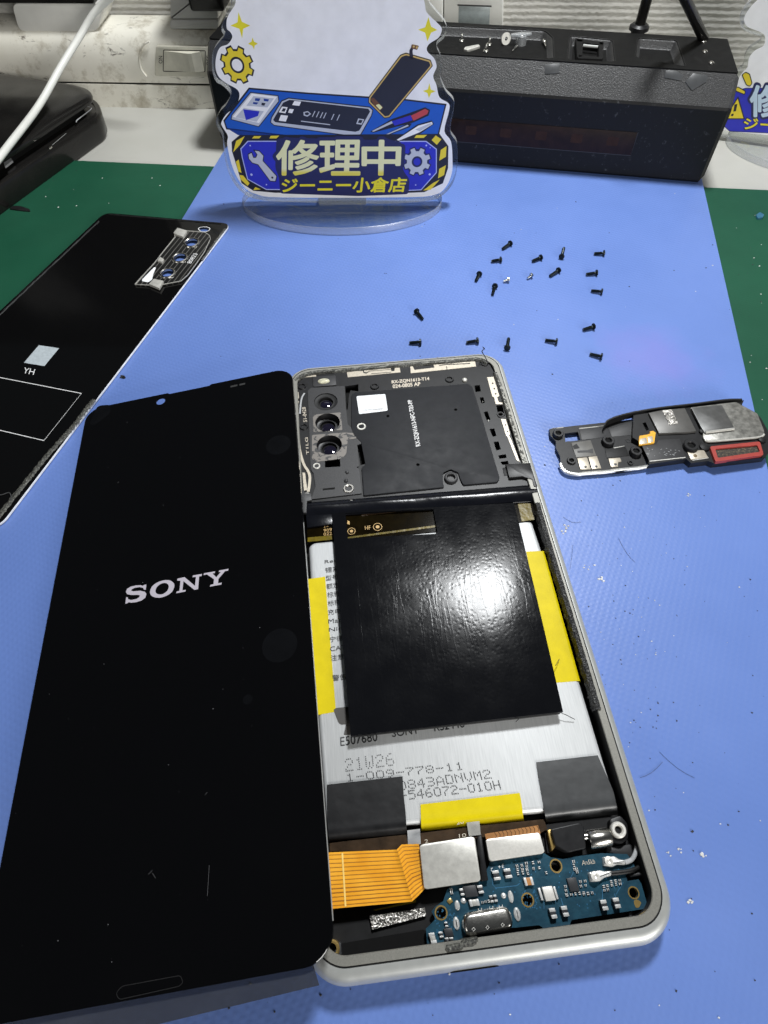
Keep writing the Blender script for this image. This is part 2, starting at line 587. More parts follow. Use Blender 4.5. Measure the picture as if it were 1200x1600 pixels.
M['acrylic_edge'] = clear('acrylic_edge', (0.80, 0.82, 0.84), 0.25, 0.2)
_nt = M['acrylic_edge'].node_tree           # saw-cut edges are slightly frosted
_df = _nt.nodes.new('ShaderNodeBsdfDiffuse'); _df.inputs[0].default_value = (0.7, 0.72, 0.74, 1)
_mx = _nt.nodes.new('ShaderNodeMixShader'); _mx.inputs[0].default_value = 0.22
_src = _nt.nodes['Material Output'].inputs[0].links[0].from_socket
_nt.links.new(_src, _mx.inputs[1]); _nt.links.new(_df.outputs[0], _mx.inputs[2]); _nt.links.new(_mx.outputs[0], _nt.nodes['Material Output'].inputs[0])
M['smoky_film'] = pm('smoky_film', (0.04, 0.042, 0.048), 0.35, var=0.25, mm=9)
M['smoky_film'].node_tree.nodes['Principled BSDF'].inputs['Alpha'].default_value = 0.62

def sheet_mat(name, lo, hi, rough, pitch, rel, specks, stain=None, spec=0.45):
    """soft bench mat: woven press marks, dirt specks, hair scratches"""
    t = NT(name)
    c = t.ramp(t.noise(60, 5, 0.6), [(0.3, lo), (0.7, hi)])
    sp = t.ramp(t.noise(1.1, 3, 0.7), [(specks, 0.0), (specks + 0.05, 1.0)])
    c = t.mix(sp, c, tuple(x * 0.35 for x in lo))
    if stain:
        (sx, sy), sr, sc = stain
        mp = t.n('ShaderNodeMapping'); mp.inputs['Location'].default_value = (-sx * S, -sy * S, 0)
        t.l(t.coord(), mp.inputs[0])
        ln = t.n('ShaderNodeVectorMath', _operation='LENGTH'); t.l(mp.outputs[0], ln.inputs[0])
        nz = t.n('ShaderNodeMath', _operation='MULTIPLY_ADD'); t.l(t.noise(14, 4, 0.65), nz.inputs[0])
        nz.inputs[1].default_value = -sr * S * 1.8; t.l(ln.outputs['Value'], nz.inputs[2])
        f = t.n('ShaderNodeMapRange'); t.l(nz.outputs[0], f.inputs[0])
        for i, q in ((1, -sr * S * .6), (2, sr * S * .5), (3, 0.45), (4, 0.0)):
            f.inputs[i].default_value = q
        c = t.mix(f.outputs[0], c, sc)
    t.set(color=c, rough=t.ramp(t.noise(25, 4), [(0.3, rough - 0.07), (0.7, rough + 0.08)]), spec=spec)
    mp = t.n('ShaderNodeMapping'); mp.inputs['Rotation'].default_value = (0, 0, math.radians(31))
    t.l(t.coord(), mp.inputs[0])
    hs = []
    for d in ('X', 'Y'):
        w = t.n('ShaderNodeTexWave', Scale=0.314 / (pitch * S), Distortion=1.0, Detail=1.0)
        w.inputs['Detail Scale'].default_value = 2.0
        w.bands_direction = d
        t.l(mp.outputs[0], w.inputs['Vector'])
        hs.append(w.outputs['Fac'])
    mu = t.n('ShaderNodeMath', _operation='MULTIPLY'); t.l(hs[0], mu.inputs[0]); t.l(hs[1], mu.inputs[1])
    b = t.bump(mu.outputs[0], rel, 1.0)
    b = t.bump(t.noise(0.7, 3), rel * 0.8, 0.6, b)
    t.normal(b)
    return t.m
M['mat_blue'] = sheet_mat('mat_blue', (0.120, 0.205, 0.515), (0.139, 0.232, 0.575), 0.46, 1.5, 0.03, 0.735, stain=((62, 45), 15, (0.22, 0.20, 0.56)))
M['mat_green'] = sheet_mat('mat_green', (0.0055, 0.058, 0.030), (0.009, 0.08, 0.042), 0.62, 1.3, 0.01, 0.74, spec=0.22)
t = NT('desk_white')
c = t.ramp(t.noise(40, 5), [(0.3, (0.40, 0.395, 0.355)), (0.7, (0.47, 0.465, 0.43))])
sp = t.ramp(t.noise(4, 4, 0.7), [(0.70, 0.0), (0.76, 1.0)])
t.set(color=t.mix(sp, c, (0.22, 0.18, 0.13)), rough=0.45); M['desk_white'] = t.m

t = NT('wallpaper')
mp = t.n('ShaderNodeMapping'); mp.inputs['Scale'].default_value = (1.0, 1.0, 2.4)
t.l(t.coord(), mp.inputs[0])
nz = t.n('ShaderNodeTexNoise', Scale=260.0, Detail=3.0, Distortion=0.2); t.l(mp.outputs[0], nz.inputs['Vector'])
wv = t.n('ShaderNodeTexWave', Scale=120.0, Distortion=1.2, Detail=2.0); wv.bands_direction = 'Z'
wv.inputs['Detail Scale'].default_value = 4.0
t.l(t.coord(), wv.inputs['Vector'])
mu = t.n('ShaderNodeMath', _operation='MULTIPLY_ADD'); t.l(wv.outputs['Fac'], mu.inputs[0]); mu.inputs[1].default_value = 0.7; t.l(nz.outputs['Fac'], mu.inputs[2])
t.set(color=t.ramp(nz.outputs['Fac'], [(0.3, (0.44, 0.43, 0.39)), (0.7, (0.53, 0.52, 0.48))]), rough=0.8)
t.normal(t.bump(mu.outputs[0], 0.35)); M['wallpaper'] = t.m

t = NT('grimy_white')
c = t.ramp(t.noise(35, 4), [(0.3, (0.68, 0.655, 0.57)), (0.7, (0.78, 0.76, 0.68))])
g1 = t.ramp(t.noise(14, 6, 0.72), [(0.50, 0.0), (0.60, 0.5), (0.70, 0.9)])
mp = t.n('ShaderNodeMapping'); mp.inputs['Scale'].default_value = (0.5, 1, 1.6); t.l(t.coord(), mp.inputs[0])
nz = t.n('ShaderNodeTexNoise', Scale=95.0, Detail=7.0, Roughness=0.75, Distortion=1.2); t.l(mp.outputs[0], nz.inputs['Vector'])
g2 = t.ramp(nz.outputs['Fac'], [(0.60, 0.0), (0.65, 0.9)])
c = t.mix(g1, c, (0.34, 0.30, 0.22))
c = t.mix(g2, c, (0.09, 0.075, 0.06))
t.set(color=c, rough=0.5); M['grimy_white'] = t.m
M['ivory'] = pm('ivory', (0.58, 0.56, 0.47), 0.4, var=0.12, mm=6)
M['adapter_white'] = pm('adapter_white', (0.62, 0.61, 0.57), 0.45, var=0.06, mm=12)
M['adapter_grey'] = pm('adapter_grey', (0.48, 0.47, 0.44), 0.5, var=0.08, mm=12)
M['cable_white'] = pm('cable_white', (0.66, 0.66, 0.62), 0.4, var=0.05, mm=10)
M['plate_white'] = pm('plate_white', (0.70, 0.70, 0.66), 0.4, var=0.04, mm=15)
M['insert_grey'] = pm('insert_grey', (0.32, 0.36, 0.36), 0.35, metal=0.3)
t = NT('case_black')
t.set(color=t.ramp(t.noise(18, 5), [(0.3, (0.007, 0.007, 0.007)), (0.7, (0.014, 0.013, 0.012))]), rough=t.ramp(t.noise(12, 4), [(0.3, 0.12), (0.7, 0.24)]), spec=0.28)
M['case_black'] = t.m
t = NT('box_crackle')
v1 = t.noise(0.5, 3)
t.set(color=t.ramp(v1, [(0.3, (0.02, 0.02, 0.021)), (0.7, (0.04, 0.04, 0.04))]), rough=0.42, spec=0.55)
t.normal(t.bump(v1, 0.16)); M['box_crackle'] = t.m
t = NT('box_front')
sc = t.ramp(t.noise(2.2, 6, 0.75), [(0.60, 0.0), (0.70, 0.55)])
t.set(color=t.mix(sc, (0.0075, 0.0075, 0.008), (0.10, 0.105, 0.11)), rough=0.5, spec=0.22); M['box_front'] = t.m
M['box_top'] = pm('box_top', (0.005, 0.005, 0.005), 0.65, spec=0.12, var=0.4, mm=3, bump=0.03, bmm=0.6)
M['amber_pane'] = pm('amber_pane', (0.016, 0.0075, 0.005), 0.35, spec=0.2, var=0.3, mm=4)
M['amber_led'] = pm('amber_led', (0.03, 0.013, 0.007), 0.45, spec=0.2, var=0.2)
# printed sign inks
for k, c in dict(p_white=(0.86, 0.86, 0.89), p_blue=(0.025, 0.03, 0.50), p_navy=(0.02, 0.022, 0.10), p_black=(0.015, 0.014, 0.025), p_yellow=(0.78, 0.62, 0.035),
                 p_star=(0.78, 0.70, 0.03), p_desk=(0.012, 0.10, 0.52), p_desk_dark=(0.01, 0.045, 0.28), p_grey=(0.50, 0.53, 0.62), p_pale=(0.78, 0.78, 0.42), p_dark=(0.02, 0.021, 0.035),
                 p_red=(0.5, 0.06, 0.07), p_brown=(0.14, 0.06, 0.03), p_gold=(0.6, 0.42, 0.14), p_sky=(0.52, 0.66, 0.80), p_line=(0.42, 0.47, 0.85)).items():
    M[k] = pm(k, c, 0.4, var=0.05, mm=6)
t = NT('p_letter')   # the sign's big letters fade from cream to yellow downwards
tc = t.n('ShaderNodeSeparateXYZ'); t.l(t.coord(), tc.inputs[0])
mr = t.n('ShaderNodeMapRange'); t.l(tc.outputs['Z'], mr.inputs[0])
mr.inputs[1].default_value, mr.inputs[2].default_value = 11.5 * S, 18 * S
t.set(color=t.ramp(mr.outputs[0], [(0.0, (0.72, 0.62, 0.06)), (0.35, (0.74, 0.66, 0.12)), (0.6, (0.78, 0.78, 0.50)), (1.0, (0.78, 0.78, 0.46))]), rough=0.4)
M['p_letter'] = t.m
M['screw_black'] = pm('screw_black', (0.012, 0.018, 0.02), 0.32, metal=0.6, var=0.4, mm=0.5)
M['screw_silver'] = pm('screw_silver', (0.7, 0.7, 0.66), 0.2, metal=1.0)
M['crumb'] = pm('crumb', (0.03, 0.03, 0.035), 0.6, var=0.6)
M['crumb_pale'] = pm('crumb_pale', (0.62, 0.62, 0.6), 0.5, var=0.3)

# ================================================================== the setting
WD = Vector((0.986, -0.165, 0)).normalized()          # run of the wall, the power strip
WN = Vector((-WD.y, WD.x, 0))                          # away from the camera
WO = at(160, 160)
wallp = Plane(WO + WN * 24.5, WD, (0, 0, 1))           # faces the room
mb = MB()
mb.prism(Z0, [(-700, -500), (900, -500), (900, 700), (-700, 700)], -30, -2.2)
struct(obj('desk', mb, M['desk_white'], base=(0, 200, -30)))
mb = MB()
mb.prism(wallp, [(-600, -2.3), (900, -2.3), (900, 115), (-600, 115)], -40, 0)
struct(obj('wall', mb, M['wallpaper'], base=tuple(wallp.pt(0, 0))))

# ------------------------------------------------------------------ mats
g0, g1, g2, g3 = at(97, 250, -1), at(332, 264, -1), at(1103, 296, -1), at(1200, 297, -1)
ge = (g3 - g0).normalized()
gl, gr = g0 - ge * 150, g3 + ge * 160
mb = MB()
mb.prism(Z0, [(gl.x, gl.y), (gl.x - 40, -260), (gr.x - 40, -260), (gr.x, gr.y)], -2.1, -1.0)
o = obj('cutting_mat', mb, M['mat_green'], base=(50, 100, -2.1))
tag(o, 'dark green bench mat lying flat under the blue mat', 'mat')
a0, a1 = at(286.6, 338), at(332, 264)
b0, b1 = at(1180, 644), at(1098.5, 286.6)
ld, rd = (a0 - a1).normalized(), (b0 - b1).normalized()
tl, tr = a1 - ld * 22, b1 - rd * 22
bl, br = tl + ld * 520, tr + rd * 520
mb = MB()
mb.prism(Z0, roundp([(tl.x, tl.y), (tr.x, tr.y), (br.x, br.y), (bl.x, bl.y)], 1.5), -0.95, 0.0, bev=0.25)
o = obj('silicone_mat', mb, M['mat_blue'], base=(60, 110, -0.95))
tag(o, 'light blue rubbery work mat covering the middle of the bench', 'mat')

# crumbs, hairs and filings lying about
def crumb(mb, p, r, mi=0):
    k = random.randint(5, 7)
    pts = [(p[0] + r * random.uniform(.45, 1.1) * math.cos(2 * math.pi * i / k) * 1.25, p[1] + r * random.uniform(.45, 1.1) * math.sin(2 * math.pi * i / k)) for i in range(k)]
    mb.loft(Z0, pts, [(0, 0.0), (0, r * .35), (r * .3, r * .6)], mi=[mi, mi])
mb = MB()
for _ in range(190):
    u, v = random.uniform(340, 1190), random.uniform(300, 1590)
    p = Z0.hit(u, v)
    crumb(mb, p, random.choice((.12, .14, .18, .22, .3)), 0 if random.random() < .8 else 1)
for _ in range(150):                                   # a denser drift right of the phone
    u, v = random.gauss(985, 75), random.gauss(1000, 190)
    p = Z0.hit(u, v)
    crumb(mb, p, random.choice((.1, .13, .16, .2)), 0 if random.random() < .6 else 1)
for u, v, r in ((883, 822, .9), (880, 832, .6), (940, 905, .7), (916, 887, .5), (1060, 1330, .5), (1098, 1335, .55), (1080, 1407, .45), (1045, 1335, .35), (1078, 775, .5), (193, 591, .9), (600, 425, .3)):
    for _ in range(4):
        p = Z0.hit(u + random.uniform(-5, 5), v + random.uniform(-4, 4))
        crumb(mb, p, r * random.uniform(.3, .7), 1 if u > 600 else 0)
for x0, y0, x1, y1 in ((880, 808, 908, 815), (966, 841, 992, 878), (895, 852, 890, 890), (965, 1360, 1000, 1330), (1030, 1175, 1085, 1215), (1000, 1215, 1035, 1190), (1060, 700, 1080, 694)):
    pts = [Vector(Z0.hit(x0 + (x1 - x0) * t, y0 + (y1 - y0) * t + 5 * math.sin(3 * t))) for t in (0, .25, .5, .75, 1)]
    mb.tube([(p.x, p.y, .10) for p in pts], .03, 5)
for _ in range(40):
    u, v = random.choice(((random.uniform(1120, 1200), random.uniform(305, 640)), (random.uniform(40, 330), random.uniform(258, 330))))
    p = Z0.hit(u, v, -1)
    k0 = len(mb.v)
    crumb(mb, p, random.choice((.15, .2, .3)), 1 if random.random() < .5 else 0)
    for i in range(k0, len(mb.v)):
        mb.v[i] = mb.v[i] - Vector((0, 0, 1.0))
o = obj('debris', mb, [M['crumb'], M['crumb_pale']], base=(60, 110, 0))
o['kind'] = 'stuff'
o['label'] = 'tiny dark and pale crumbs and hairs scattered over the mats'
def flake(name, poly, z, mat, label, cat, th=.5):
    mb = MB()
    mb.prism(Z0, roundp(Z0.poly(poly, z), .5), z, z + th, bev=.1)
    tag(obj(name, mb, mat), label, cat)
zc = Z(0, 90, 6)
flake('plastic_flake', zc((90, 1425), (130, 1398), (200, 1402), (280, 1428), (285, 1448), (200, 1440)), -1, M['black_matte'], 'flat black flake lying on the green mat below the black case', 'flake')
flake('paper_scrap', zc((-60, 1330), (0, 1352), (32, 1368), (0, 1415), (-60, 1460)), -1, M['white_paper'], 'small white paper scrap on the green mat at the case edge', 'paper', .2)
flake('adhesive_scrap', [(1180, 338), (1186, 334), (1193, 338), (1190, 343), (1182, 343)], -1, pm('adhesive_blue', (0.02, 0.12, 0.2), .3), 'tiny dark blue scrap on the green mat strip', 'scrap', .8)
flake('rubber_crumb', [(191, 590), (195, 588), (197, 591), (193, 592)], 0, M['black_matte'], 'tiny black crumb on the blue mat beside the glass back cover', 'crumb', .6)

# ================================================================== power strip, adapters, cable, case
def along(o0, d, n, s, dep, z):
    return o0 + d * s + n * dep + Vector((0, 0, z))
def extrude_profile(mb, o0, d, n, prof, s0, s1, mi=0):
    """profile of (depth, z), closed, swept along d from s0 to s1"""
    m = len(prof)
    vs = [along(o0, d, n, s, p[0], p[1]) for s in (s0, s1) for p in prof]
    fs = [(i, (i + 1) % m, m + (i + 1) % m, m + i) for i in range(m)] + [tuple(range(m)), tuple(range(2 * m - 1, m - 1, -1))]
    mb.add(vs, fs, mi)
ps = thing('power_strip', 'grimy white power strip with an ON OFF rocker switch along the wall', 'power strip', tuple(WO + Vector((0, 0, -2.2))))
mb = MB()
base = [(0, -2.2), (0, 8.3), (22, 8.3), (22, -2.2)]
top = [(.5, 9.1), (.3, 9.6), (.2, 20), (.8, 24), (2.2, 27), (4.5, 29.2), (8, 30.3), (20, 31), (22, 30.5), (22, 9.1)]
extrude_profile(mb, WO, WD, WN, top, -150, 95)
obj('housing', mb, M['grimy_white'], ps)
mb = MB(); extrude_profile(mb, WO, WD, WN, base, -150, 95); obj('base_rail', mb, M['grimy_white'], ps)
mb = MB(); extrude_profile(mb, WO, WD, WN, [(.9, 8.3), (.9, 9.1), (20, 9.1), (20, 8.3)], -149, 94); obj('seam', mb, M['black_deep'], ps)
swp = Plane(WO + WN * 0.1, WD, (0, 0, 1))
zs = Z(0, 0, 3.4286)
mb = MB()
outer = swp.poly(zs((838, 243), (1150, 250), (1150, 408), (832, 405)))
mb.prism(swp, roundp(outer, 1), -1, .9, bev=.3)
sw = obj('switch_plate', mb, M['ivory'], ps)
mb = MB()
rk = swp.poly(zs((880, 272), (1096, 276), (1094, 380), (878, 378)), .9)
x0, y0, x1, y1 = rk[0][0], rk[3][1], rk[2][0], rk[0][1]
xm = x0 + (x1 - x0) * .66
vs = [swp.pt(*p) for p in ((x0, y0, .9), (x0, y1, .9), (x0, y0, 1.1), (x0, y1, 1.1), (xm, y0 + .3, 3.0), (xm, y1 - .3, 3.0), (xm + 2, y0 + .3, 3.0), (xm + 2, y1 - .3, 3.0), (x1, y0, 1.6), (x1, y1, 1.6), (x1, y0, .9), (x1, y1, .9))]
mb.add(vs, [(0, 2, 3, 1), (2, 4, 5, 3), (4, 6, 7, 5), (6, 8, 9, 7), (8, 10, 11, 9), (0, 10, 8, 6, 4, 2), (1, 3, 5, 7, 9, 11)])
obj('rocker', mb, M['ivory'], sw, smooth=0)
mb = MB()
mb.line(swp, roundp(inset(ccw(swp.poly(zs((876, 268), (1100, 272), (1098, 384), (874, 382)), .95)), 0), .5), .35, .95, closed=True)
obj('rocker_gap', mb, M['black_deep'], sw)
mb = MB()
put_text(mb, 'ON', swp, zs((870, 340))[0], zs((870, 300))[0], zs((850, 340))[0], .95, .01)
obj('on_lettering', mb, M['black_ink'], sw)
mb = MB()
put_text(mb, 'OFF', swp, zs((1126, 352))[0], zs((1126, 298))[0], zs((1106, 352))[0], .95, .01)
obj('off_lettering', mb, M['black_ink'], sw)
mb = MB()
arc = smooth_line([Vector((*swp.hit(*p), 0)) for p in zs((800, 222), (765, 245), (748, 300), (755, 365), (785, 410))], 6)
mb.tube([swp.pt(p.x, p.y, .15) for p in arc], .45, 8)
obj('ridge', mb, M['grimy_white'], ps)

def rounded_box(name, pl, u0, v0, u1, v1, dep, r, mat, parent, taper=0.0, hz=0.0):
    """box standing on a vertical plane facing the camera, its lower corners rounded"""
    a, b = pl.hit(u0, v1), pl.hit(u1, v1)
    t0, t1 = pl.hit(u0, v0), pl.hit(u1, v0)
    p = [(a[0] + taper, a[1]), (b[0] - taper, b[1]), (t1[0], t1[1] + hz), (t0[0], t0[1] + hz)]
    mb = MB()
    mb.prism(pl, roundp(p, r, 8), -dep, 0, bev=.8)
    return obj(name, mb, mat, parent)
ap = Plane(WO + WN * 4.2, WD, (0, 0, 1))
ad = thing('plug_adapter', 'wide white plug adapter on the power strip, under the cable', 'adapter', tuple(WO + WN * 10 - WD * 20 + Vector((0, 0, 31))))
rounded_box('shell', ap, 17, 5, 165, 50, 17, 3.5, M['adapter_white'], ad, taper=4)
a2 = thing('plug_adapter', 'narrow pale grey plug adapter left of the acrylic sign top', 'adapter', tuple(WO + WN * 10 + WD * 50 + Vector((0, 0, 31))))
rounded_box('shell', ap, 265, 31, 342, 46, 17, 1.5, M['adapter_grey'], a2)
rounded_box('cap', Plane(WO + WN * 4.8, WD, (0, 0, 1)), 266, -30, 341, 30, 16, .6, M['adapter_grey'], a2)
bp = Plane(WO + WN * 2.5, WD, (0, 0, 1))
mb = MB()
p0, p1 = bp.hit(-40, 7), bp.hit(149, 7)
mb.prism(bp, roundp([(p1[0], p1[1]), (p1[0] + 6, p1[1] + 130), (p0[0] - 120, p0[1] + 130), (p0[0] - 120, p0[1])], 2), -18, 0, bev=1)
tag(obj('black_monitor', mb, M['case_black']), 'lower edge of a black device resting on the wide white adapter', 'device')
bp2 = Plane(WO - WN * 1.5, WD, (0, 0, 1))
mb = MB()
p0, p1 = bp2.hit(296, 19), bp2.hit(352, 19)
mb.prism(bp2, roundp([(p0[0] + .6, p0[1]), (p1[0], p1[1]), (p1[0], p1[1] + 28), (p0[0] - 1, p0[1] + 28)], 1.5), -20, 0, bev=1.2)
tag(obj('charger_block', mb, M['case_black']), 'black block in front of the narrow grey adapter beside the sign', 'charger')

pts = [at(240, -60, 62), at(200, -26, 54), at(168, 0, 47), at(146, 22, 42), at(124, 58, 35), at(95, 105, 28), at(60, 166, 21), at(10, 232, 18.5), at(-50, 310, 14), at(-120, 400, 2)]
mb = MB(); mb.tube(smooth_line(pts, 8), [1.5] * (9 * 8 + 1), 14)
tag(obj('charging_cable', mb, M['cable_white']), 'off-white round cable hanging diagonally over the black case', 'cable')

# black flip case / laptop-like box at the left
lap = thing('black_case', 'glossy black clamshell case with its lid ajar at the left edge', 'case', tuple(at(40, 220)))
zc = Z(0, 90, 6)
mb = MB()
bodyp = Z0.poly(zc((880, 385), (925, 425), (945, 480), (925, 540), (0, 1185), (-480, 1520), (-480, 90), (0, 190), (500, 260)), 9)
mb.loft(Z0, roundp(bodyp, 3, 6), [(1.2, -1.9), (.2, -.5), (0, 8.2), (.3, 8.8), (1.0, 9), (2.2, 9), (2.6, 8.2)])
obj('body', mb, M['case_black'], lap)
mb = MB()
lidp = Z0.poly(zc((-480, 60), (0, 143), (420, 205), (680, 243), (810, 280), (862, 325), (858, 372), (790, 425), (0, 945), (-480, 1270)), 15)
mb.loft(Z0, roundp(lidp, 3, 6), [(1.6, 12.2), (.3, 12.8), (0, 13.6), (.2, 14.6), (1.2, 15.1), (3, 15.3)])
obj('lid', mb, M['case_black'], lap)
mb = MB()
mb.prism(Z0, inset(ccw(lidp), 6), 8, 12.4); obj('hinge_block', mb, M['black_deep'], lap)
mb = MB()
q = [Vector((*Z0.hit(*p, 10), 10)) for p in zc((715, 605), (730, 580), (845, 490), (850, 468), (820, 458))]
mb.tube(smooth_line(q, 4), .22, 6); obj('catch_wire', mb, M['cable_grey'], lap)
mb = MB()
mb.prism(Z0, roundp(Z0.poly(zc((445, 850), (470, 830), (490, 835), (465, 858)), 9.1), .3), 8.8, 9.6, bev=.2); obj('hinge_pin', mb, M['chrome'], lap)
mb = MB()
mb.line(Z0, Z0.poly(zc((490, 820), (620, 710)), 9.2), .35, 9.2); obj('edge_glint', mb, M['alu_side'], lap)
mb = MB()
mb.prism(Z0, Z0.poly(zc((38, 985), (100, 940), (122, 975), (50, 1032)), 9.3), 9, 9.8); obj('latch', mb, M['cable_grey'], lap)

# ================================================================== black box with amber strip
BD = (at(1096, 287) - at(715, 255)).normalized()
BN = Vector((-BD.y, BD.x, 0))
BO = at(715, 255)
bx = thing('curing_box', 'long black box with an amber window strip and a crackled sloping edge', 'box', tuple(BO))
L0, L1 = -114.0, (at(1096, 287) - BO).length + .3
mb = MB()
prof = [(1, 0), (0, 1.2), (-.2, 29), (.3, 30), (8, 39), (8.03, 35.5), (42, 35.5), (42.5, 35), (43, 1)]
def sweep_caps(mb, prof, mats_of):
    m = len(prof)
    ss = [(L0, 1.6), (L0 + 1.6, 0), (L1 - 1.8, 0), (L1, 1.8)]
    cx, cz = 21, 19
    vs = []
    for s, ins in ss:
        for p in prof:
            dx, dz = cx - p[0], cz - p[1]
            k = ins / max(abs(dx), abs(dz), 1)
            vs.append(along(BO, BD, BN, s, p[0] + dx * k, p[1] + dz * k))
    for j in range(3):
        for i in range(m):
            mb.add([vs[j * m + i], vs[j * m + (i + 1) % m], vs[(j + 1) * m + (i + 1) % m], vs[(j + 1) * m + i]], [(0, 1, 2, 3)], mats_of(i))
    mb.add(vs[:m], [tuple(range(m))], 0)
    mb.add(vs[3 * m:], [tuple(range(m - 1, -1, -1))], 0)
sweep_caps(mb, prof, lambda i: 1 if i == 3 else (0 if i in (1, 0, 2) else 2))
obj('body', mb, [M['box_front'], M['box_crackle'], M['box_top']], bx)
fp = Plane(BO - BN * .2, BD, (0, 0, 1))
zb = Z(660, 0, 2.222)
mb = MB()
win = fp.poly(zb((745, 452), (728, 535)), .1)
wl = fp.poly(zb((105, 420), (130, 495)), .1)
zt, zbm = (win[0][1] + wl[0][1]) / 2, (win[1][1] + wl[1][1]) / 2
x1 = (win[0][0] + win[1][0]) / 2
x0 = -100.0
mb.prism(fp, [(x0, zbm), (x1, zbm), (x1, zt), (x0, zt)], -.5, .12, bev=.05)
wn_ = obj('window', mb, M['amber_pane'], bx)
for k in range(9):
    mb = MB(); cx = x1 - 9 - k * 15.2
    if cx < x0 + 5: break
    mb.prism(fp, roundp([(cx - 2.4, zbm + 3.2), (cx + 2.4, zbm + 3.2), (cx + 2.4, zt - 2.4), (cx - 2.4, zt - 2.4)], .6), .10, .14)
    obj('led', mb, M['amber_led'], wn_)
mb = MB()
mb.line(fp, [(x0, zbm - .2), (x1 + .2, zbm - .2), (x1 + .2, zt + .2)], .3, .13); obj('window_rim', mb, M['grey_plastic'], bx)
tp = Plane((0, 0, 39.5), (1, 0, 0), (0, 1, 0))
tf = Plane((0, 0, 36.3), (1, 0, 0), (0, 1, 0))          # floor of the recesses
z5 = Z(680, 0, 4.286)
zb5 = Z(660, 0, 2.222)
rl = BO + BD * (-95) + BN * 35 + Vector((0, 0, 39.5)); fl = BO + BD * (-95) + BN * 15 + Vector((0, 0, 39.5))
def pxof(p):
    q = p - CC
    return (CU + FPX * q.dot(r_) / q.dot(f_), CV + FPX * q.dot(d_) / q.dot(f_))
wells = [roundp(tp.poly([pxof(rl)] + z5((735, 205), (785, 250), (790, 392)) + [pxof(fl)]), 2, 5),
         roundp(tp.poly(z5((905, 240), (1185, 268), (1200, 412), (890, 398))), 1.5, 5),
         roundp(tp.poly(zb5((750, 132), (882, 140), (912, 230), (742, 198))), 1.5, 5)]
mb = MB()
pc = [BO + BD * s + BN * e for s, e in ((L0 + 1.2, 8.04), (L1 - 1.4, 8.04), (L1 - 1.4, 42.2), (L0 + 1.2, 42.2))]
mb.prism(tp, roundp([(q.x, q.y) for q in pc], .8), -4.0, 0, holes=wells)
obj('top_plate', mb, M['box_top'], bx)
for w in wells:
    mb = MB()
    mb.loft(tp, w, [(-.5, .02), (-.1, -.15), (.4, -.8), (1.2, -2.6), (1.8, -3.1)], cap0=False, cap1=False)
    o = obj('recess', mb, M['box_crackle'], bx)
    mb = MB(); mb.sheet(tp, inset(ccw(w), 1.4), -3.1); obj('recess_floor', mb, M['box_top'], o)
mb = MB()
for q in (((940, 262), (990, 268), (985, 385), (950, 385)), ((1095, 280), (1128, 285), (1125, 390), (1095, 385)), ((940, 258), (1130, 285), (1125, 305), (945, 280)), ((955, 370), (1125, 385), (1120, 398), (955, 392))):
    mb.prism(tf, tf.poly(z5(*q), 2.6), .15, 2.8, bev=.3)
obj('clip', mb, M['black_deep'], bx)
mb = MB(); mb.tube([tf.pt(*tf.hit(*p, 2.6), 2.6) for p in z5((990, 305), (1090, 315))], .5, 8); obj('clip_bar', mb, M['alu_side'], bx)
for q in zb5((975, 148), (980, 183), (1002, 222)):
    mb = MB(); c = tp.hit(*q)
    mb.lathe(tp, c, [(1.1, -.2), (1.1, .5), (.8, .8), (.3, .8), (.3, .4)], 16)
    obj('screw', mb, M['chrome'], bx)
chp = Plane(BO + BN * .3 + Vector((0, 0, 30)), BD, (BN * 7.7 + Vector((0, 0, 9))))
for q, l in ((((425, 225), (475, 220), (475, 255), (425, 258)), 'grey tape scrap on the sloping edge below the clear ring'), (((845, 245), (880, 246), (906, 262), (898, 281), (840, 270)), 'left of two grey tape scraps near the right end of the black box'), (((940, 255), (990, 262), (985, 285), (935, 315), (912, 285)), 'diamond-shaped grey tape scrap nearest the right end of the black box')):
    mb = MB(); mb.prism(chp, chp.poly(zb5(*q)), .02, .25, bev=.08)
    tag(obj('tape_scrap', mb, M['tape_grey']), l, 'tape', 'tape scraps on the black box')
# loose bits in the tray
def screw_standing(u, v, label):
    c = tf.hit(u, v)
    root = thing('tray_screw', label, 'screw', tuple(tf.pt(*c, .1)), 'silver screws in the tray')
    mb = MB(); mb.lathe(tf, c, [(1.0, .1), (1.15, .4), (1.0, .8)], 14); obj('head', mb, M['screw_silver'], root)
    mb = MB(); mb.lathe(tf, c, [(.45, .8), (.5, 2.6), (.3, 3.0)], 12); obj('shank', mb, M['screw_silver'], root)
screw_standing(*z5((175, 280))[0], 'silver screw standing alone at the left of the black tray')
screw_standing(*z5((360, 305))[0], 'silver screw behind its neighbour right of the metal clip')
screw_standing(*z5((338, 350))[0], 'silver screw standing just right of the metal clip')
mb = MB()
mb.prism(tf, roundp(tf.poly(z5((190, 340), (200, 325), (290, 308), (300, 320), (215, 348)), .3), .3), .1, 1.0, bev=.2)
o = obj('metal_clip', mb, M['steel']); tag(o, 'small flat perforated metal clip lying in the black tray', 'clip')
def lying(name, a, b, r, mat, label, cat):
    A, B = tf.pt(*tf.hit(*a, r), r + .1), tf.pt(*tf.hit(*b, r), r + .1)
    mb = MB(); mb.tube([A, A + (B - A) * .3, A + (B - A) * .32, B], [r, r, r * .5, r * .5], 12)
    tag(obj(name, mb, mat), label, cat)
lying('tray_screw', z5((545, 312))[0], z5((515, 345))[0], .5, M['screw_silver'], 'silver screw lying down in front of the clear ring', 'screw')
lying('metal_pin', z5((725, 275))[0], z5((742, 315))[0], .8, M['screw_silver'], 'bright metal pin lying at the right end of the black tray', 'pin')
mb = MB()
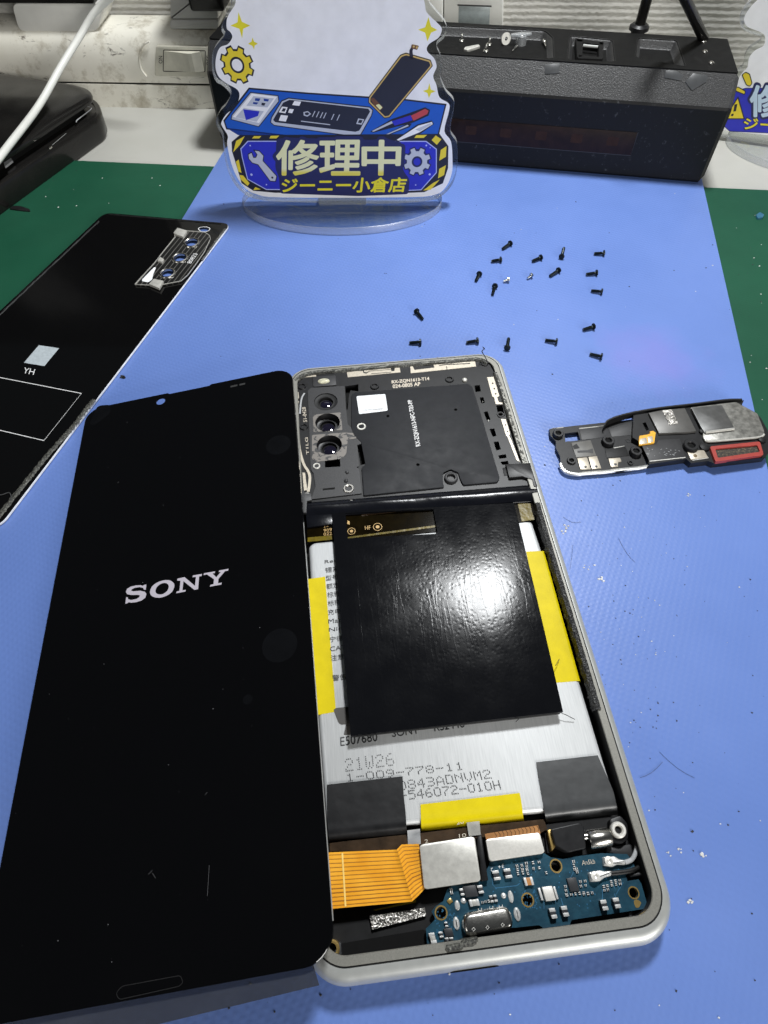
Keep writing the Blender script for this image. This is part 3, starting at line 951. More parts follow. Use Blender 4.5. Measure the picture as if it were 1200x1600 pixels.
c = tf.hit(*z5((468, 300))[0]); cpl = Plane(tf.pt(*c, 2.2), (BD * .9 + BN * .2), (BN * .4 + Vector((0, 0, 1))))
cpl = Plane(cpl.o, BD * .86 + BN * .5, Vector((0, 0, 1)) + BN * .35 - BD * .1)
mb.prism(cpl, circ((0, 0), 2.2, 24), -.4, .4, holes=[circ((0, 0), .7, 12)])
for a in (0.4, 1.6, 2.8, 4.0, 5.2):
    mb.lathe(cpl, (1.4 * math.cos(a), 1.4 * math.sin(a)), [(.25, .38), (.25, .46)], 8)
tag(obj('toothed_washer', mb, M['steel']), 'round metal washer leaning beside the clear ring', 'washer')
mb = MB()
c = tf.hit(*z5((570, 300))[0])
mb.lathe(tf, c, [(2.4, .1), (2.2, 3.4), (1.3, 3.4), (1.5, .1)], 24, cap=False)
mb.prism(tf, roundp([(c[0] + q[0], c[1] + q[1]) for q in ((-5, -.4), (0, -1.6), (4.6, .2), (4.4, 1.2), (0, 2.2), (-4.4, 1.2))], .8), 3.3, 4.0, bev=.2, holes=())
tag(obj('clear_ring', mb, M['acrylic_edge']), 'clear plastic ring with wings standing in the black tray', 'ring')

# ------------------------------------------------------------------ behind the box
def pole(name, pts, r, label, cat, collar=None):
    root = thing(name, label, cat, tuple(pts[0]))
    mb = MB(); mb.tube(pts, r, 16); obj('shaft', mb, M['case_black'], root)
    if collar:
        mb = MB()
        c = collar
        pl = Plane((0, 0, 0), (1, 0, 0), (0, 1, 0))
        mb.lathe(pl, (c.x, c.y), [(2.6, c.z - 8), (3.0, c.z - 1), (4.2, c.z - .6), (4.2, c.z + .8), (3.2, c.z + 1.6)], 20); obj('collar', mb, M['black_plastic'], root)
    return root
c0 = at(999, 48, 40) + BN * 3
pole('lamp_post', [Vector((c0.x, c0.y, -2.1)), Vector((c0.x, c0.y, 60)), Vector((c0.x, c0.y, 74))], 2.2, 'upright black post with a collar behind the black box', 'post', Vector((c0.x, c0.y, 40)))
q0, q1 = at(1110, 70, 38) + BN * 6, at(1066, -10, 62) + BN * 2
q0.z, dq = 36, (q1 - q0)
pole('support_rod', [q0 - dq * 1.2 if (q0 - dq * 1.2).z > -2 else q0 + dq * ((-2 - q0.z) / dq.z), q0, q1, q1 + dq * 0.3], 2.0, 'slanting black rod behind the right end of the black box', 'rod')
op = thing('outlet_plate', 'white wall outlet plate with a grey insert above the black box', 'outlet', tuple(wallp.pt(180, 30)))
mb = MB()
mb.prism(wallp, roundp(wallp.poly([(694, -60), (788, -60), (786, 45), (694, 45)], 2), 1), .05, 2.5, bev=.5); obj('plate', mb, M['plate_white'], op)
mb = MB()
mb.prism(wallp, wallp.poly([(717, 9), (766, 11), (764, 46), (716, 44)], 2.8), 2.3, 2.8, bev=.15); obj('insert', mb, M['insert_grey'], op)
mb = MB()
mb.prism(wallp, wallp.poly([(715, 7), (768, 9), (768, 11), (715, 9)], 3.0), 2.3, 3.1); obj('insert_rim', mb, M['groove'], op)
mb = MB()
mb.prism(wallp, roundp(wallp.poly([(640, -60), (693, -60), (692, 60), (640, 60)], 3), 1), .05, 3.0, bev=.5)
tag(obj('outlet_box', mb, M['plate_white']), 'white wall box left of the outlet plate, half behind the sign', 'wall box')

# ================================================================== acrylic signs
s1, s2 = at(498, 320), at(572, 320)
SD = (s2 - s1).normalized()
sp_ = Plane(s1, SD, (0, 0, 1))
A_, B_, C_ = Z(330, 0, 5), Z(530, 0, 4.21), Z(320, 0, 2.857)
sg = thing('acrylic_sign', 'clear acrylic stand sign with a workbench picture, propped on the blue mat', 'sign', tuple(sp_.pt(8, 0)))
acr = A_((560, 1577), (330, 1550), (230, 1492), (160, 1400), (115, 1280), (95, 1140), (85, 1060), (50, 1000), (40, 940), (70, 870), (112, 825), (150, 740), (90, 670), (40, 640), (12, 570), (5, 480), (15, 400), (60, 330), (100, 285), (80, 240), (85, 190), (110, 130), (150, 50), (155, 0)) \
    + [(364, -35), (385, -85), (440, -122), (520, -140), (600, -125), (645, -85), (662, -40)] \
    + B_((585, 0), (625, 62), (690, 140), (708, 195), (690, 250), (640, 300), (665, 370), (672, 440), (665, 510), (700, 600), (745, 650), (757, 700), (730, 860), (770, 930), (778, 990), (772, 1130), (740, 1220), (680, 1285), (600, 1318), (300, 1340))
def soft(pl, px, h, n=4):
    return [tuple(p) for p in smooth_line([Vector(p) for p in pl.poly(px, h)], n, closed=True)]
TH = 3.0
mb = MB()
mb.prism(sp_, soft(sp_, acr, 0), -TH, 0)
mb.m = [0 if len(f) > 4 else 1 for f in mb.f]
panel = obj('panel', mb, [M['acrylic'], M['acrylic_edge']], sg)
mb = MB()
ta, tb = sp_.hit(498, 318), sp_.hit(572, 318)
mb.prism(sp_, [(ta[0], .05), (tb[0], .05), (tb[0], 4.2), (ta[0], 4.2)], -TH + .01, -.01); obj('tab', mb, M['acrylic_edge'], panel)
wpr = A_((560, 1542), (350, 1515), (260, 1460), (195, 1370), (150, 1250), (125, 1120), (130, 1060), (88, 990), (80, 955), (120, 890), (185, 840), (220, 760), (205, 700), (120, 650), (60, 600), (35, 530), (40, 440), (70, 370), (130, 345), (165, 290), (150, 250), (122, 220), (125, 140), (165, 70), (190, 20)) \
    + [(372, -30), (392, -75), (445, -108), (520, -124), (595, -110), (636, -75), (650, -35)] \
    + B_((560, 10), (575, 80), (640, 145), (672, 180), (672, 210), (650, 250), (590, 290), (578, 335), (625, 385), (640, 440), (618, 500), (640, 560), (660, 640), (720, 680), (722, 730), (692, 860), (735, 930), (745, 1050), (740, 1140), (700, 1230), (620, 1283), (400, 1297))
mb = MB(); mb.prism(sp_, soft(sp_, wpr, 0), .02, .10); pr = obj('printed_sheet', mb, M['p_white'], sg)
def inked(name, shapes, parent=None, pl=sp_, rnd=0.0):
    """shapes: (material key, pixel polygon, height step)"""
    keys = []
    mb = MB()
    for k, px, st in shapes:
        if k not in keys:
            keys.append(k)
        p = pl.poly(px, .1) if px and not isinstance(px[0], Vector) else [tuple(v) for v in px]
        if rnd:
            p = roundp(p, rnd, 3)
        mb.sheet(pl, p, .11 + .025 * st, keys.index(k))
    return obj(name, mb, [M[k] for k in keys], parent or pr, smooth=0)
def grow(pl, px, d):
    return [Vector(p) for p in inset(ccw(pl.poly(px, .1)), -d)]
for k, px in enumerate((A_((213, 95), (240, 170), (305, 200), (250, 225), (242, 300), (220, 225), (150, 200), (205, 175)), A_((322, 292), (335, 325), (365, 342), (340, 355), (335, 388), (322, 358), (287, 342), (315, 325)),
           B_((587, 112), (605, 175), (645, 197), (605, 215), (580, 272), (565, 215), (518, 195), (565, 180)), B_((593, 547), (603, 590), (635, 600), (605, 612), (590, 645), (580, 612), (550, 598), (583, 588)))):
    inked('star', [('p_star', px, 0)])
def gear(pl, cpx, rpx, teeth, phase, zf):
    c = Vector(pl.hit(*zf(cpx)[0], .1)); e = Vector(pl.hit(*zf((cpx[0] + rpx, cpx[1]))[0], .1))
    R = (e - c).length
    def prof(ro, ri, w):
        out = []
        for k in range(teeth):
            a0 = phase + 2 * math.pi * k / teeth
            for da, r in ((-.5 * w, ri), (-.34 * w, ro), (.34 * w, ro), (.5 * w, ri)):
                a = a0 + da * 2 * math.pi / teeth
                out.append(c + Vector((math.cos(a), math.sin(a))) * r)
            for da in (.38, .62):
                pass
        return out
    return c, R, prof
c, R, prof = gear(sp_, (203, 508), 133, 8, .35, A_)
inked('gear', [('p_black', prof(R, R * .80, .68), 0), ('p_yellow', prof(R * .90, R * .70, .56), 1), ('p_black', [Vector(q) for q in circ(c, R * .42)], 2), ('p_white', [Vector(q) for q in circ(c, R * .31)], 3)])
# the drawn workbench
desk = [(390, 139.5), (351.5, 189), (355, 200), (450, 211), (558, 219), (684, 209), (695, 164.5), (632, 157), (480, 147)]
inked('drawn_bench', [('p_black', grow(sp_, desk, .55), 0), ('p_desk', desk, 1), ('p_desk_dark', [(356, 201), (450, 211), (558, 219), (684, 209), (683, 215), (558, 226), (450, 218), (372, 211), (362, 205)], 0)])
inked('drawn_tray', [('p_black', grow(sp_, A_((310, 725), (520, 750), (525, 790), (370, 985), (160, 930), (165, 900)), .3), 2), ('p_grey', A_((310, 725), (520, 750), (525, 790), (370, 985), (160, 930), (165, 900)), 3), ('p_white', A_((318, 730), (515, 755), (375, 960), (168, 912)), 4),
                    ('p_grey', A_((330, 750), (490, 768), (440, 838), (275, 825)), 5), ('p_grey', A_((255, 842), (412, 868), (355, 950), (190, 915)), 5), ('p_blue', A_((250, 852), (378, 868), (365, 905), (272, 938)), 6),
                    ('p_desk_dark', A_((345, 765), (385, 768), (375, 790), (340, 785)), 6), ('p_desk_dark', A_((410, 768), (452, 775), (445, 792), (412, 788)), 6), ('p_desk_dark', A_((330, 795), (370, 800), (355, 815), (325, 810)), 6), ('p_dark', A_((395, 800), (425, 805), (415, 825), (392, 820)), 6)])
ph_ = C_((375, 440), (735, 480), (748, 492), (742, 515), (695, 598), (672, 607), (310, 557), (296, 545), (300, 525), (345, 452))
inked('drawn_phone', [('p_black', grow(sp_, ph_, .35), 2), ('p_grey', ph_, 3), ('p_dark', C_((378, 445), (730, 485), (738, 497), (690, 582), (672, 588), (315, 545), (305, 535), (350, 458)), 4),
                     ('p_white', C_((400, 450), (430, 453), (422, 472), (390, 468)), 5), ('p_white', C_((345, 475), (370, 478), (360, 505), (330, 500)), 5), ('p_dark', C_((350, 482), (363, 484), (356, 498), (342, 496)), 6), ('p_white', C_((340, 512), (372, 516), (362, 542), (330, 538)), 5),
                     ('p_white', C_((378, 485), (398, 487), (390, 505), (372, 502)), 5), ('p_grey', C_((430, 538), (560, 554), (559, 558), (429, 542)), 5), ('p_grey', C_((685, 528), (712, 532), (700, 556), (676, 552)), 5), ('p_dark', C_((690, 533), (705, 536), (698, 550), (683, 547)), 6)]
                    + [('p_grey', C_((x, y), (x + 4, y), (x - 8, y + 26), (x - 12, y + 26)), 5) for x, y in ((490, 495), (508, 497), (525, 500), (540, 502), (575, 508), (600, 511))] + [('p_grey', C_((440, 500), (460, 495), (475, 508), (458, 520), (442, 515)), 5), ('p_dark', C_((446, 503), (460, 500), (468, 508), (457, 514), (448, 511)), 6)])
lcd = B_((440, 352), (598, 398), (610, 432), (330, 768), (298, 773), (196, 672), (198, 640), (405, 365))
inked('drawn_screen', [('p_black', grow(sp_, lcd, .3), 3), ('p_gold', lcd, 4), ('p_dark', grow(sp_, lcd, -.45), 5), ('p_brown', B_((205, 650), (225, 640), (290, 705), (270, 728), (235, 700)), 6), ('p_pale', B_((240, 690), (262, 682), (285, 705), (268, 722)), 7), ('p_dark', B_((462, 385), (462, 330), (480, 300), (490, 312), (482, 335), (488, 385)), 5),
                      ('p_brown', B_((478, 290), (525, 300), (512, 328), (472, 315)), 6), ('p_gold', B_((485, 296), (500, 300), (494, 314), (482, 310)), 7), ('p_gold', B_((507, 302), (520, 305), (512, 320), (503, 317)), 7)], rnd=.3)
inked('drawn_screwdriver', [('p_black', B_((205, 865), (345, 783), (470, 740), (565, 705), (598, 722), (588, 760), (490, 805), (370, 835), (225, 872)), 3), ('p_red', B_((472, 760), (565, 715), (588, 728), (578, 750), (488, 793)), 4), ('p_blue', B_((345, 797), (470, 757), (482, 790), (365, 826)), 4), ('p_grey', B_((215, 861), (345, 795), (352, 810), (225, 866)), 4)])
inked('drawn_pick', [('p_black', B_((296, 888), (450, 812), (478, 812), (462, 836), (310, 893)), 2), ('p_grey', B_((305, 884), (450, 820), (458, 828), (312, 888)), 3)])
inked('drawn_spudger', [('p_black', B_((365, 922), (515, 818), (610, 792), (622, 815), (535, 878), (388, 932)), 7), ('p_white', B_((378, 918), (520, 825), (610, 800), (615, 815), (530, 868), (392, 924)), 8), ('p_grey', B_((500, 850), (600, 808), (610, 815), (530, 862)), 9)])
# the name board
brd = A_((222, 1055), (160, 1108), (163, 1180), (200, 1300), (238, 1430), (330, 1490), (500, 1505)) + B_((450, 1268), (560, 1263), (682, 1205), (716, 1105), (718, 960), (660, 880))
inked('board', [('p_black', brd, 4)])
for q in (A_((195, 1100), (262, 1062), (225, 1130), (172, 1188)), A_((335, 1062), (392, 1062), (375, 1080), (320, 1080)), A_((465, 1060), (532, 1058), (510, 1080), (455, 1080)), A_((193, 1262), (215, 1245), (237, 1350), (212, 1338)),
        A_((222, 1365), (250, 1370), (300, 1430), (285, 1452), (230, 1400)), A_((345, 1460), (388, 1478), (328, 1484)), B_((608, 920), (635, 890), (672, 915), (642, 952)), B_((668, 985), (706, 960), (702, 1030), (658, 1056)), B_((658, 1110), (702, 1085), (690, 1150), (650, 1172)),
        B_((618, 1202), (662, 1180), (602, 1247), (552, 1252)), B_((508, 888), (578, 886), (556, 906), (494, 906))):
    inked('hazard_stripe', [('p_yellow', q, 5)])
pan = A_((285, 1098), (228, 1160), (240, 1230), (282, 1400), (430, 1482)) + B_((440, 1255), (540, 1250), (642, 1135), (642, 978), (572, 925))
inked('board_panel', [('p_line', pan, 6), ('p_blue', grow(sp_, pan, -.38), 7)])
inked('letter_halo', [('p_navy', [(432, 217), (447, 214), (500, 216), (585, 218), (598, 213), (614, 219), (628, 222), (630, 266), (640, 280), (638, 303), (560, 306), (438, 302), (436, 277), (430, 262)], 8)], rnd=1.2)
inked('wrench', [('p_black', grow(sp_, A_((293, 1205), (315, 1193), (330, 1232), (352, 1230), (362, 1205), (340, 1175), (375, 1180), (407, 1215), (402, 1255), (510, 1375), (500, 1412), (463, 1410), (368, 1282), (322, 1268), (296, 1237)), .35), 8), ('p_grey', A_((293, 1205), (315, 1193), (330, 1232), (352, 1230), (362, 1205), (340, 1175), (375, 1180), (407, 1215), (402, 1255), (510, 1375), (500, 1412), (463, 1410), (368, 1282), (322, 1268), (296, 1237)), 9),
                 ('p_black', [Vector(q) for q in circ(sp_.hit(*A_((478, 1385))[0], .1), .45, 12)], 10)])
c, R, prof = gear(sp_, (512, 1062), 88, 8, .39, B_)
inked('gear', [('p_navy', prof(R * 1.1, R * .9, .75), 8), ('p_grey', prof(R, R * .76, .6), 9), ('p_navy', [Vector(q) for q in circ(c, R * .4)], 10), ('p_blue', [Vector(q) for q in circ(c, R * .26)], 11)])
for p, r in ((A_((305, 1135))[0], .3), (A_((315, 1362))[0], .5), (A_((432, 1440))[0], .3), (B_((573, 955))[0], .35), (B_((598, 970))[0], .2), (B_((595, 1145))[0], .45), (B_((503, 1215))[0], .3)):
    inked('rivet', [('p_line', [Vector(q) for q in circ(sp_.hit(*p, .1), r, 10)], 9)])
halo, fill = MB(), MB()
for ch, x0, x1 in (('修', 322, 502), ('理', 514, 690), ('中', 704, 868)):
    for mbx, bold, hh in ((halo, .075, .34), (fill, .028, .40)):
        g = 8 if mbx is halo else 0
        put_text(mbx, ch, sp_, C_((x0 - g, 780 + g))[0], C_((x1 + g, 780 + g))[0], C_((x0 - g, 628 - g))[0], hh, bold)
obj('letter_outline', halo, M['p_navy'], pr, smooth=0)
obj('big_lettering', fill, M['p_letter'], pr, smooth=0)
mb = MB()
put_text(mb, 'ジーニー小倉店', sp_, C_((345, 860))[0], C_((892, 857))[0], C_((345, 796))[0], .40, .03)
obj('shop_lettering', mb, M['p_star'], pr, smooth=0)
mb = MB()
dc = at(535, 320)
q = []
for k in range(64):
    a = 2 * math.pi * k / 64
    p = dc + SD * 42.5 * math.cos(a) + Vector((-SD.y, SD.x, 0)) * (22.5 * math.sin(a))
    q.append((p.x, p.y))
mb.prism(Z0, q, 0.02, 3.0, bev=.15)
mb.m = [0 if len(f) > 4 else 1 for f in mb.f]
obj('base', mb, [M['acrylic'], M['acrylic_edge']], sg)

# second sign at the right edge
E_ = Z(1060, 0, 5.336)
t1 = at(1150, 215) - Vector((0, 0, 0)); t2 = at(1200, 222)
S2 = (t2 - t1).normalized()
sq = Plane(t1, S2, (0, 0, 1))
s2t = thing('acrylic_sign', 'clear acrylic stand sign behind the black box, cut by the right photo edge', 'sign', tuple(sq.pt(40, 0)))
out2 = E_((375, 1145), (345, 1090), (400, 900), (440, 740), (455, 680), (490, 595), (540, 545), (552, 470), (590, 405), (668, 352), (692, 312), (625, 287), (548, 252), (515, 195), (517, 130), (562, 50), (625, -10), (720, -110), (900, -200), (1200, -250), (1500, -150), (1600, 100), (1620, 600), (1640, 1000), (1600, 1250), (900, 1215))
mb = MB(); mb.prism(sq, soft(sq, out2, 0), -TH, 0); mb.m = [0 if len(f) > 4 else 1 for f in mb.f]
obj('panel', mb, [M['acrylic'], M['acrylic_edge']], s2t)
in2 = E_((385, 1085), (375, 1050), (430, 880), (470, 740), (490, 680), (530, 610), (575, 560), (590, 480), (640, 420), (710, 380), (722, 310), (690, 270), (580, 225), (550, 180), (555, 130), (600, 60), (660, 0), (760, -70), (900, -150), (1200, -200), (1450, -110), (1550, 120), (1570, 600), (1590, 1000), (1560, 1180), (900, 1140))
mb = MB(); mb.prism(sq, soft(sq, in2, 0), .02, .10); pr2 = obj('printed_sheet', mb, M['p_white'], s2t)
bp_ = E_((395, 1060), (375, 1035), (405, 900), (445, 770), (560, 738), (700, 738), (1500, 760), (1540, 1150), (900, 1112), (430, 1092))
inked('board_panel', [('p_navy', grow(sq, bp_, .3), 0), ('p_blue', bp_, 1)], pr2, sq, rnd=.6)
inked('burst_mark', [('p_black', grow(sq, E_((535, 625), (560, 605), (590, 620), (610, 695), (595, 715), (570, 705)), .35), 3), ('p_yellow', E_((535, 625), (560, 605), (590, 620), (610, 695), (595, 715), (570, 705)), 4), ('p_black', grow(sq, E_((480, 735), (495, 728), (555, 762), (550, 782), (482, 755)), .35), 3), ('p_yellow', E_((480, 735), (495, 728), (555, 762), (550, 782), (482, 755)), 4)], pr2, sq, rnd=.5)
inked('warning_triangle', [('p_black', grow(sq, E_((495, 822), (542, 985), (392, 985)), .45), 3), ('p_yellow', E_((495, 822), (542, 985), (392, 985)), 4), ('p_black', E_((468, 870), (492, 866), (480, 925), (458, 930)), 5), ('p_black', [Vector(q) for q in circ(sq.hit(*E_((450, 957))[0], .1), .55, 12)], 5)], pr2, sq)
mb = MB(); put_text(mb, '修', sq, E_((596, 975))[0], E_((835, 985))[0], E_((596, 702))[0], .26, .08); obj('letter_outline', mb, M['p_navy'], pr2, smooth=0)
mb = MB(); put_text(mb, '修', sq, E_((602, 968))[0], E_((828, 978))[0], E_((602, 712))[0], .30, .03); obj('big_lettering', mb, M['p_sky'], pr2, smooth=0)
mb = MB(); put_text(mb, 'ジー', sq, E_((543, 1080))[0], E_((800, 1095))[0], E_((543, 980))[0], .26, .07); obj('letter_outline', mb, M['p_navy'], pr2, smooth=0)
mb = MB(); put_text(mb, 'ジー', sq, E_((548, 1074))[0], E_((795, 1088))[0], E_((548, 985))[0], .30, .03); obj('shop_lettering', mb, M['p_star'], pr2, smooth=0)
mb = MB()
dc2 = sq.pt(42, 0)
q = []
for k in range(64):
    a = 2 * math.pi * k / 64
    p = dc2 + S2 * 46 * math.cos(a) + Vector((-S2.y, S2.x, 0)) * (26 * math.sin(a))
    q.append((p.x, p.y))
mb.prism(Z0, q, -2.1, 1.0, bev=.15)
mb.m = [0 if len(f) > 4 else 1 for f in mb.f]
obj('base', mb, [M['acrylic'], M['acrylic_edge']], s2t)

# ================================================================== the opened phone
ph = thing('opened_phone', 'opened silver smartphone showing its battery, film flap and blue circuit board', 'smartphone', (33, 77, 0))
W_, H_ = 66.4, 155.4
def P(px, h):
    return Z0.poly(px, h)
mb = MB()
prof = [(1.75, 1.0), (1.75, 6.75), (1.6, 6.92), (.12, 6.92), (.06, 6.7), (-.06, 6.7), (-.12, 6.98), (-.5, 6.96), (-1.05, 6.75), (-1.5, 6.25), (-1.8, 5.5), (-1.95, 4.4), (-1.95, 3.4), (-1.8, 2.2), (-1.3, 1.0), (-.4, .2), (0.4, .05), (1.75, .05)]
mis = [2, 0, 0, 3, 3, 3] + [1] * 11 + [2]
vs = []
for d, h in prof:
    if d > 0:
        ring = rrect(d, d, W_ - d, H_ - d, max(6.2 - d, 4.2), 12)
    else:
        ring = rrect(d, 1.5 * d, W_ - d, H_ - .75 * d, 6.2 - d, 12)
    vs += [Vector((a, b, h)) for a, b in ring]
nr = len(vs) // len(prof)
for j in range(len(prof)):
    j2 = (j + 1) % len(prof)
    for i in range(nr):
        mb.f.append((j * nr + i, j * nr + (i + 1) % nr, j2 * nr + (i + 1) % nr, j2 * nr + i)); mb.m.append(mis[j])
mb.v = vs
obj('frame', mb, [M['alu_top'], M['alu_side'], M['black_matte'], M['groove']], ph)
mb = MB()
mb.prism(Z0, rrect(1.6, 1.6, W_ - 1.6, H_ - 1.6, 4.8, 8), .4, 2.2)
obj('tray', mb, M['black_matte'], ph)
fs_ = Plane((0, -2.92, 0), (1, 0, 0), (0, 0, 1))
mb = MB()
mb.prism(fs_, rrect(24.5, 3.0, 33.5, 5.4, 1.1, 6), -.5, .08)
obj('port_opening', mb, M['black_deep'], ph)

# ---- battery
BZ = 5.3
bpx = [(482, 853), (490, 847), (700, 826), (822, 812), (832, 815), (848, 863), (900, 1045), (945, 1193), (964, 1252), (956, 1259), (760, 1277), (513, 1301), (510, 1285), (497, 1120)]
bat = P(bpx, BZ)
mb = MB()
mb.loft(Z0, roundp(bat, 1.4, 5), [(.6, 2.2), (0, 3.0), (0, BZ - .9), (.25, BZ - .3), (.9, BZ)])
battery = obj('battery', mb, M['battery_foil'], ph, smooth=50)
for q, (u0, v0, u1, v1, s) in (([(481, 905), (508, 901), (525, 1112), (497, 1117)], (481, 905, 497, 1117, -1)), ([(822, 862), (847, 861), (903, 1064), (866, 1067)], (847, 861, 903, 1064, 1))):
    # tape that also wraps down the battery side
    mb = MB()
    mb.prism(Z0, P(q, BZ), BZ - .2, BZ + .05)
    a, b = Z0.hit(u0, v0, BZ), Z0.hit(u1, v1, BZ)
    vs = []
    for dx, z in ((0, BZ + .05), (.55, BZ - .25), (.85, BZ - .9), (.9, 3)):
        vs += [Vector((a[0] + s * dx, a[1], z)), Vector((b[0] + s * dx, b[1], z))]
    mb.add(vs, [(0, 1, 3, 2), (2, 3, 5, 4), (4, 5, 7, 6)])
    obj('yellow_band', mb, M['yellow_tape'], battery)
def edge_strip(name, rows, mat, parent, th=.1):
    """tape that lies on the battery and bends down over its lower edge; rows of (left px, right px, z)"""
    mb = MB()
    pts = [[Vector((*Z0.hit(*l, z), z)), Vector((*Z0.hit(*r, z), z))] for l, r, z in rows]
    n = len(pts)
    L = smooth_line([p[0] for p in pts], 4); R = smooth_line([p[1] for p in pts], 4)
    mb.grid(lambda i, j: L[round(j * (len(L) - 1))].lerp(R[round(j * (len(R) - 1))], i) , 6, len(L) - 1, th)
    return obj(name, mb, mat, parent, smooth=60)
edge_strip('yellow_band', [((657, 1257), (812, 1239), BZ + .14), ((657.5, 1272), (815, 1255), BZ + .16), ((658, 1287), (817, 1271), BZ + .12), ((658.5, 1295), (818, 1279), BZ - .9), ((659, 1299), (819, 1283), BZ - 2)], M['yellow_tape'], battery)
z8 = Z(500, 1160, 4)
# tape patches
def tape(px_top, rows, mat):
    mb = MB()
    mb.prism(Z0, roundp(P(px_top, BZ + .2), .7, 4), BZ + .06, BZ + .2)
    o = obj('tape_patch', mb, mat, battery)
    return o
edge_strip('tape_patch', [((511, 1226), (629, 1213), BZ + .2), ((511.5, 1250), (630.5, 1238), BZ + .22), ((512, 1285), (634, 1272), BZ + .22), ((513, 1303), (635, 1290), BZ + .15), ((514, 1313), (636, 1301), BZ - 1.0), ((514, 1318), (636, 1306), BZ - 2.4)], M['tape_black'], battery)
edge_strip('tape_patch', [((838, 1191), (934, 1180), BZ + .2), ((841, 1212), (944, 1203), BZ + .25), ((847, 1245), (957, 1233), BZ + .25), ((851, 1269), (963, 1256), BZ + .15), ((853, 1281), (965, 1268), BZ - 1.0), ((854, 1286), (966, 1273), BZ - 2.4)], M['tape_grey'], battery)  # greyer base colour stands in for the reflection on this patch
# printing on the battery
z6 = Z(480, 800, 4.207)
mb = MB()
up = (-.017, -1.0)
for s, x, y, w, hgt in (('Rechargeable', 115, 345, 300, 28), ('锂离子电池', 118, 400, 240, 34), ('型号', 122, 453, 80, 34), ('额定', 127, 508, 84, 36), ('标称', 132, 564, 84, 36), ('标称', 135, 620, 84, 36), ('充电', 137, 678, 84, 36),
                        ('Made in', 139, 734, 175, 29), ('Ningde', 143, 795, 180, 33), ('宁德', 148, 857, 88, 36), ('CATL', 150, 916, 130, 30), ('注意', 154, 980, 88, 38), ('警告', 165, 1113, 95, 40)):
    put_text(mb, s, Z0, z6((x, y))[0], z6((x + w, y - w * .135))[0], z6((x - hgt * .03, y - hgt))[0], BZ + .09)
put_text(mb, 'E507680', Z0, (532, 1166), (590, 1158), (531.5, 1152), BZ + .06)
put_text(mb, 'SONY', Z0, (613, 1152), (655, 1146), (612, 1140), BZ + .06)
put_text(mb, 'RS2446', Z0, (679, 1143), (726, 1136.5), (678, 1131), BZ + .06)
for s, a, b, c in (('21W26', z8((163, 180)), z8((462, 140)), z8((157, 108))), ('1-009-778-11', z8((170, 242)), z8((896, 168)), z8((165, 200))),
                   ('00843ADNVM2', z8((440, 305)), z8((1070, 222)), z8((430, 255))), ('46-546072-010H', z8((400, 372)), z8((1128, 290)), z8((392, 322)))):
    dot_text(mb, s, Z0, a[0], b[0], c[0], BZ + .06, .125)
for q in (z6((180, 1290), (260, 1278), (262, 1385), (215, 1400), (200, 1385)),):
    pass
obj('printing', mb, M['black_ink'], battery, smooth=0)
mb = MB()
mb.sheet(Z0, roundp(P(z6((172, 1300), (190, 1288), (300, 1278), (300, 1390), (222, 1398), (205, 1385)), BZ + .07), .5), BZ + .07)
mb.sheet(Z0, P(z6((240, 1465), (255, 1395), (300, 1395), (300, 1465)), BZ + .07), BZ + .07)
obj('recycling_mark', mb, pm('mark_grey', (0.06, 0.055, 0.05), .6), battery, smooth=0)

# ---- amber film under the flap, gold print
kz = 5.55
mb = MB()
mb.prism(Z0, P([(480, 822), (486, 800), (600, 785), (690, 776), (795, 772), (838, 784), (834, 812), (800, 818), (700, 829), (600, 838), (480, 846)], kz), kz - .15, kz)
kap = obj('amber_film', mb, M['kapton'], ph)
z4 = Z(450, 680, 6)
mb = MB()
mb.prism(Z0, P(z4((546, 956), (1180, 872), (1400, 842), (1400, 862), (550, 972)), kz), kz, kz + .06)
mb.prism(Z0, P([(809, 787), (828, 785), (831, 800), (835, 812), (815, 815)], kz), kz, kz + .08)
mb.prism(Z0, P(z4((185, 960), (410, 940), (412, 980), (185, 1000)), kz), kz, kz + .06)
obj('gold_edge', mb, M['kapton_light'], kap)
mb = MB()
mb.prism(Z0, P(z4((690, 735), (1010, 690), (1012, 720), (690, 758)), kz), kz, kz + .06); mb.prism(Z0, P(z4((1060, 690), (1200, 672), (1200, 700), (1062, 718)), kz), kz, kz + .06)
obj('copper_bar', mb, M['brown_flex'], kap)
mb = MB()
put_text(mb, 'HF', Z0, z4((722, 888))[0], z4((775, 882))[0], z4((720, 852))[0], kz + .05)
put_text(mb, 'J2', Z0, z4((335, 868))[0], z4((380, 864))[0], z4((333, 842))[0], kz + .05)
put_text(mb, '909', Z0, z4((335, 908))[0], z4((412, 898))[0], z4((333, 880))[0], kz + .05)
put_text(mb, '022', Z0, z4((335, 942))[0], z4((412, 934))[0], z4((333, 914))[0], kz + .05)
for c, r in ((z4((840, 860))[0], 1.15), (z4((595, 900))[0], 1.0)):
    c = Z0.hit(*c, kz)
    mb.line(Z0, circ(c, r, 20), .16, kz + .05, closed=True)
    mb.sheet(Z0, circ(c, r * .45, 12), kz + .06)
mb.sheet(Z0, P(z4((558, 800), (578, 810), (578, 840), (556, 832)), kz), kz + .05)
obj('gold_print', mb, M['gold_ink'], kap, smooth=0)

